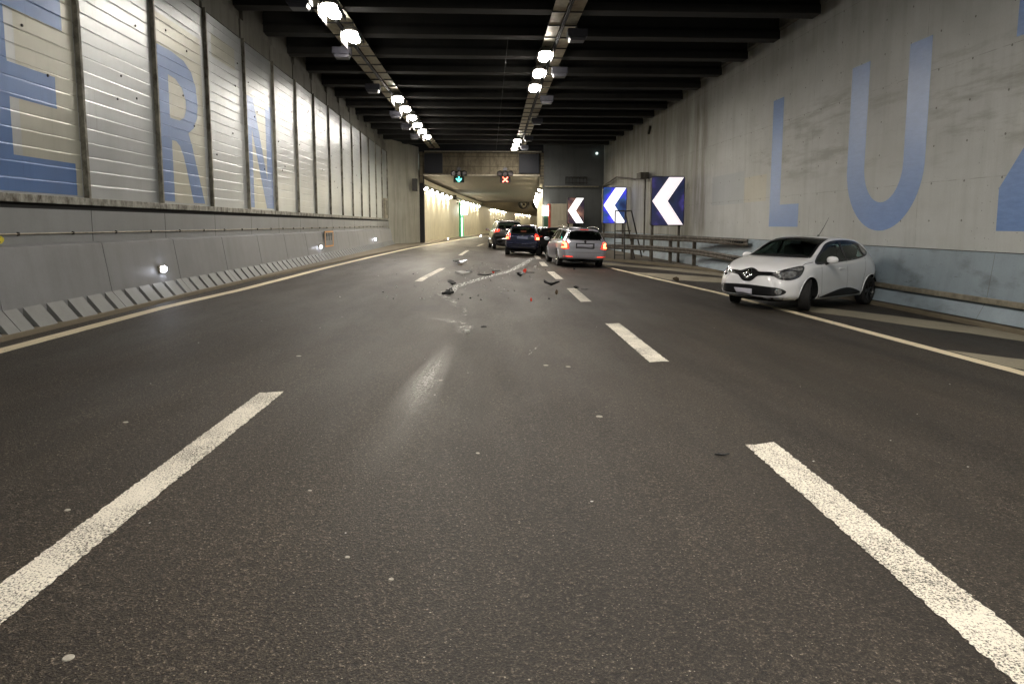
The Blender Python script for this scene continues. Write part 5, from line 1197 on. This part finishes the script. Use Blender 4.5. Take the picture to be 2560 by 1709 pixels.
for sg in (1, -1):
    c.side('window_surround', smooth([(1.1, 1.02), (.6, 1.36), (.2, 1.57), (-.5, 1.61), (-1.6, 1.57), (-1.92, 1.35), (-1.88, 1.15), (-1, 1.08), (0, 1.04)], 3), sg, GB, off=.004, holes=[grow(p, -.01) for p in mpv['sidewin']])
    for p in mpv['sidewin']: c.side('side_window', grow(p, .01), sg, M['glass'], off=.002)
    c.mirror(.78, sg*1.02, 1.12, sg, M['trim']); c.wheel(1.34, sg*.80, 0, M['alloy']); c.wheel(-1.24, sg*.78, 0, M['alloy'])
    th = 180-sg*30; uc = -math.sin(R(th))*(-2.1)+math.cos(R(th))*(sg*.76)
    c.decal('tail_light', [(uc-sg*u, z) for u, z in [(-.20, 1.04), (-.18, 1.17), (.18, 1.12), (.28, 1.04), (.15, .97)]], th, M['tail_on'], off=.012, th2=.01)
    mb = MB(); mb.tube([(.25, sg*.64, 1.67), (.1, sg*.64, 1.74), (-.8, sg*.635, 1.77), (-1.55, sg*.63, 1.74), (-1.75, sg*.62, 1.68)], .02, 8); mb.build('roof_rail', M['dark_steel'], c.root, smooth=True)
c.decal('rear_window', grow(mpv['rscreen'], .004), 180, M['glass'], off=.002); c.decal('windscreen', grow(mpv['wscreen'], .004), 0, M['glass'], off=.002)
c.decal('window_frit', grow(mpv['rscreen'], .02), 180, GB, off=.003, holes=[grow(mpv['rscreen'], -.03)])
c.decal('number_plate', [(-.28, .88), (.28, .88), (.25, 1.0), (-.25, 1.0)], 180, M['plate_grey'], off=.012)
mb = MB(); mb.sweep([(0, .68), (-.05, .68), (-.06, .62), (0, .60)], [(-2.16, -.76), (-2.22, -.4), (-2.24, 0), (-2.20, .45)]); mb.build('bumper_strip', M['alloy'], c.root, bevel=.01)
c.decal('bumper_foot', [(-.6, .38), (.6, .38), (.62, .55), (-.62, .55)], 180, M['trim'], off=.008)
c.put(1.72, 46.6, R(90+4), 1.12)

# ------------------------------------------------------------------ crash debris
def powder(name, c, kind, dens=1.):
    t = NT(name); P = t.sep(t.pos(uv=True)); u = t.math('ABSOLUTE', t.math('MULTIPLY', t.math('SUBTRACT', P[0], .5), 2.0))
    e2 = t.math('SUBTRACT', 1.0, t.math('POWER', t.math('ABSOLUTE', t.math('MULTIPLY', t.math('SUBTRACT', P[1], .5), 2.0)), 2.5))
    grain = t.ramp(t.math('ADD', t.math('MULTIPLY', t.noise(105, 2, .8), .6), t.math('MULTIPLY', t.noise(34, 3, .8), .4)), [(.44, .0), (.56, 1)])
    if kind == 'smear':
        edge = t.math('POWER', t.math('SUBTRACT', 1.0, u, clamp=True), .9)
        st = t.noise(1, 4, .7, vec=t.pos((7, 1.6, 1), uv=True)); e2 = t.ramp(P[1], [(0, 0), (.28, .85), (.45, 1), (.72, .26), (1, 0)])
        a = t.math('MULTIPLY', t.math('MULTIPLY', edge, e2), t.ramp(st, [(.30, .35), (.66, 1.0)]))
        a = t.math('MULTIPLY', a, grain)
    elif kind == 'trail':
        wob = t.math('MULTIPLY', t.math('SUBTRACT', t.noise(3.2, 3, .6), .5), 1.1); uu = t.math('ADD', P[0], wob)
        w = t.math('ABSOLUTE', t.math('SINE', t.math('MULTIPLY', uu, 11.0)))
        ln = t.ramp(w, [(.62, 0), (.92, 1)]); wisps = t.ramp(t.noise(9, 4, .7), [(.44, .08), (.58, 1)])
        edge = t.ramp(u, [(.6, 1), (1, 0)]); a = t.math('MULTIPLY', t.math('MULTIPLY', t.math('MULTIPLY', ln, wisps), edge), t.ramp(e2, [(0, 0), (.35, 1)]))
        a = t.math('ADD', a, t.math('MULTIPLY', edge, .10))
    else:
        n = t.ramp(t.noise(9, 5, .8, sc=(1, .4, 1)), [(.45, 0), (.62, 1)]); edge = t.math('SUBTRACT', 1.0, t.math('POWER', u, 2.0))
        a = t.math('MULTIPLY', t.math('MULTIPLY', t.math('MULTIPLY', edge, e2), t.math('ADD', n, .15)), grain)
    a = t.math('MULTIPLY', a, dens, clamp=True); t.col(c); t.b.inputs['Roughness'].default_value = .6; t.l(a, t.b.inputs['Alpha']); return t.m
PF = powder('dry_powder', (.62, .61, .57), 'smear', 1.2); PW = powder('spilt_fluid', (.66, .67, .63), 'trail', 1.3); PD = powder('faint_powder', (.55, .54, .50), 'scuff', 1.1)
def cr(pts, n=8):
    out = []; q = [pts[0]]+pts+[pts[-1]]
    for i in range(1, len(q)-2):
        for k in range(n):
            t = k/n; a, b, c, d = q[i-1], q[i], q[i+1], q[i+2]
            out.append(tuple(.5*((2*b[j])+(-a[j]+c[j])*t+(2*a[j]-5*b[j]+4*c[j]-d[j])*t*t+(-a[j]+3*b[j]-3*c[j]+d[j])*t**3) for j in range(2)))
    out.append(pts[-1]); return out
strip('spilt_fluid', cr([(2.75, 34.5), (1.75, 28.0), (1.01, 23.6), (.35, 21.2), (-.25, 18.8), (-.60, 17.1), (-.68, 15.9), (-.68, 15.1)]), lambda t: .34-.06*t, PW, .0075, 'white streaked fluid trail winding towards the blue car', kind='stuff', uv=True, step=.2)
strip('spilt_fluid', cr([(-.95, 15.6), (-.62, 14.2), (-.42, 12.8)]), lambda t: .45-.2*t, PD, .0078, 'faint powder patch below the black lump', kind='stuff', uv=True)
strip('spilt_fluid', cr([(-.30, 13.2), (-.27, 12.4), (-.28, 11.5)]), .14, PD, .0082, 'thin faint scrape line', kind='stuff', uv=True)
strip('spilt_fluid', cr([(-.80, 11.4), (-.42, 11.0), (-.22, 10.4), (-.30, 9.7)]), .34, PD, .0086, 'small white scuff with crossed lines', kind='stuff', uv=True)
strip('spilt_fluid', cr([(-.40, 8.9), (-.46, 7.9), (-.52, 7.0), (-.58, 6.0), (-.62, 5.1), (-.70, 4.0)]), lambda t: .28+.30*t, PF, .0080, 'long white powder smear fading towards the camera', kind='stuff', uv=True)
strip('spilt_fluid', [(.56, 8.1), (.72, 8.7), (.86, 9.3)], .04, PD, .0080, 'short thin pale scratch', kind='stuff', uv=True)
SK = simple('tyre_mark', (.012, .011, .010), .7)
def shard(w, h, th, rg, bend=.3, spikes=7):
    pts = []
    for k in range(spikes):
        a = 2*math.pi*k/spikes+rg.uniform(-.25, .25); r = rg.uniform(.55, 1); pts.append((w/2*r*math.cos(a), h/2*r*math.sin(a)))
    mb = MB(); n = len(pts); top = []; bot = []
    for a, b in pts:
        z = bend*abs(a)/w*th*6+rg.uniform(0, th*2); top.append((a, b, z+th)); bot.append((a, b, z))
    c0 = len(top); vs = top+bot+[(0, 0, th*rg.uniform(1.5, 5)), (0, 0, 0)]
    fs = [(i, (i+1) % n, 2*n) for i in range(n)]+[((i+1) % n+n, i+n, 2*n+1) for i in range(n)]+[(i, i+n, (i+1) % n+n, (i+1) % n) for i in range(n)]
    mb.add(vs, fs); return mb
DM = dict(k=M['trim'], w=simple('white_plastic', (.55, .54, .52), .4), s=simple('silver_plastic', (.35, .35, .36), .3, .6), r=lampglass('red_shard', (.6, .05, .03), .15), g=simple('grey_plastic', (.12, .12, .12), .5), b=simple('brown_scrap', (.10, .07, .04), .7))
def big(x, y, w, h, th, m, rz, lb, seed, nm='debris', cat='debris', bend=.3, spikes=9):
    o = shard(w, h, th, random.Random(seed), bend, spikes).build(nm, DM[m]); o.location = (x, y, gz(x)+.006); o.rotation_euler = (0, 0, R(rz)); return tag(o, lb, cat, 'larger pieces of crash debris')
o = big(-.82, 27.3, .85, .6, .035, 's', 8, 'large crumpled silver bumper piece left of the fluid trail', 3, bend=.9)
mb = shard(.4, .3, .03, random.Random(5)); q = mb.build('torn_liner', DM['w'], o); q.location = (-.15, -.05, .09)
o = big(-.56, 21.46, .72, .16, .03, 'w', 0, 'long white plastic bar lying across the lane, nearer than the crumpled silver piece', 4, bend=.2)
mb = shard(.25, .14, .03, random.Random(15)); q = mb.build('broken_end', DM['s'], o); q.location = (.24, .03, .03)
big(-.72, 27.2-1.3, .25, .15, .02, 'b', 20, 'small dark scrap just below the crumpled silver piece', 6)
big(-.79, 18.3, .26, .12, .02, 'g', 0, 'dark grey fragment left of the fluid trail', 7)
# black lump: cap with knobs
t = thing('broken_fitting', 'black broken engine fitting at the near end of the fluid trail', 'debris', (-.72, 15.25, gz(-.72)+.005), 0, 'larger pieces of crash debris')
mb = MB(); mb.lathe([(0, .10), (.05, .11), (.06, .08), (.085, .06), (.085, .0)], (0, 0, 0), (.1, .1, 1), 12); mb.obox((.08, .02, .04), (1, .3, .2), (0, 1, 0), (0, 0, 1), .07, .03, .03); mb.obox((-.09, .0, .03), (1, -.6, .1), (0, 1, 0), (0, 0, 1), .05, .04, .03); mb.build('body', M['trim'], t, bevel=.01)
mb = MB(); mb.tube([(.03, .05, .10), (.08, .08, .14), (.10, .02, .09)], .015, 6); mb.build('hose', M['cable'], t)
big(1.27, 21.3, .28, .26, .03, 'k', 25, 'black curved scrap right of the fluid trail', 8, bend=.8)
o = big(1.5, 22.7, .14, .10, .04, 'r', 0, 'broken red lens with a thin rod beside it', 9)
mb = MB(); mb.bar((-.3, 0, .03), (.33, .1, .02), .02); mb.build('rod', M['trim'], o)
big(.45, 22.3, .10, .07, .02, 'r', 0, 'small red lens chip beside the fluid trail', 10)
big(.55, 23.2, .35, .10, .02, 'g', 5, 'thin grey strip beside the fluid trail', 11)
big(1.92, 18.2, .52, .22, .03, 'k', -8, 'black jagged shard between the fluid trail and the dashes', 12, bend=1.2)
big(2.47, 17.45, .2, .1, .02, 'k', 10, 'thin black scrap on the third dash of the right lane line', 13)
big(2.68, 17.3, .24, .10, .012, 'g', 0, 'flat grey flake right of the third dash', 14)
big(1.78, 15.75, .10, .08, .03, 'b', 0, 'small brown scrap nearer than the jagged shard', 16)
big(1.07, 14.2, .06, .05, .02, 'r', 0, 'tiny red chip alone on the middle lane', 17)
big(.05, 10.4, .13, .05, .006, 'k', 0, 'small black strip beside the white scuff', 18)
big(-.19, 9.78, .10, .06, .02, 'w', 0, 'small white chip beside the white scuff', 19)
big(.16, 21.2, .5, .05, .02, 'k', -8, 'long thin black rod lying by the fluid trail', 20, bend=.1)
big(2.05, 25.15, .14, .12, .04, 'w', 0, 'white chip left of the second far dash', 21)
big(-.7, 17.6, .2, .1, .02, 'k', 0, 'black scrap near the trail', 22) ['label'] = 'flat black scrap left of the fluid trail, near the black fitting'
big(3.5, 25.2, .12, .10, .03, 'k', 0, 'small black scrap behind the silver car', 23)
big(1.70, 4.60, .13, .02, .006, 'k', 4, 'thin black strip beside the nearest dash on the right', 24)
big(8.05, 6.6, .12, .03, .01, 'w', 0, 'thin white sliver beyond the right edge line', 25)
big(6.1, 20.9, .3, .14, .03, 'b', 10, 'dark scrap on the hatch band left of the white hatchback', 26)
# small chips : countable but tiny
rg = random.Random(11); protos = {}
spots = []
for _ in range(120):
    t_ = rg.random(); y = 14+rg.random()**1.1*15; x = interp([(14, -.5), (20, .3), (29, 1.6)], y)+rg.gauss(-.3, 1.1)
    spots.append((x, y, rg.choice('kkwwwgsb'), rg.uniform(.4, 1.1)))
for _ in range(40): spots.append((rg.uniform(-4.6, 6), rg.uniform(2.2, 14), rg.choice('wwwg'), rg.uniform(.3, .6)))
nm = {'k': 'black', 'w': 'white', 'g': 'grey', 's': 'silver', 'b': 'brown'}
for x, y, m, s in spots:
    if m not in protos: protos[m] = shard(.05, .04, .008, random.Random(ord(m)), .4, 6).build('debris_chip', DM[m]); o = protos[m]
    else: o = protos[m].copy(); COL.objects.link(o)
    o.location = (x, y, gz(x)+.005); o.rotation_euler = (0, 0, rg.uniform(0, 6)); o.scale = (s, s, s*(.25 if y < 14 else 1))
    tag(o, 'tiny %s chip of debris lying loose on the asphalt' % nm[m], 'debris', 'tiny debris chips', 'thing')
# flattened pale spots
SP = simple('flattened_gum', (.36, .34, .29), .8, 0, .2, 60)
for i, (x, y, r) in enumerate([(-1.47, 2.35, .02), (1.0, 5.57, .03), (-.63, 3.1, .012), (-.40, 2.9, .012), (-1.0, 3.9, .012), (-.02, 4.6, .014), (.75, 7.65, .03), (1.0, 7.6, .03), (-.4, 6.8, .02), (-2.7, 5.2, .02), (-2.1, 7.9, .03), (-2.2, 3.6, .015)]):
    mb = MB(); mb.lathe([(0, .003), (r*.9, .003), (r, .0)], (x, y, gz(x)+.001), (K, 0, 1), 14); o = mb.build('gum_spot', SP); tag(o, 'small pale flattened spot stuck to the asphalt', 'spot', 'pale flattened spots on the road')
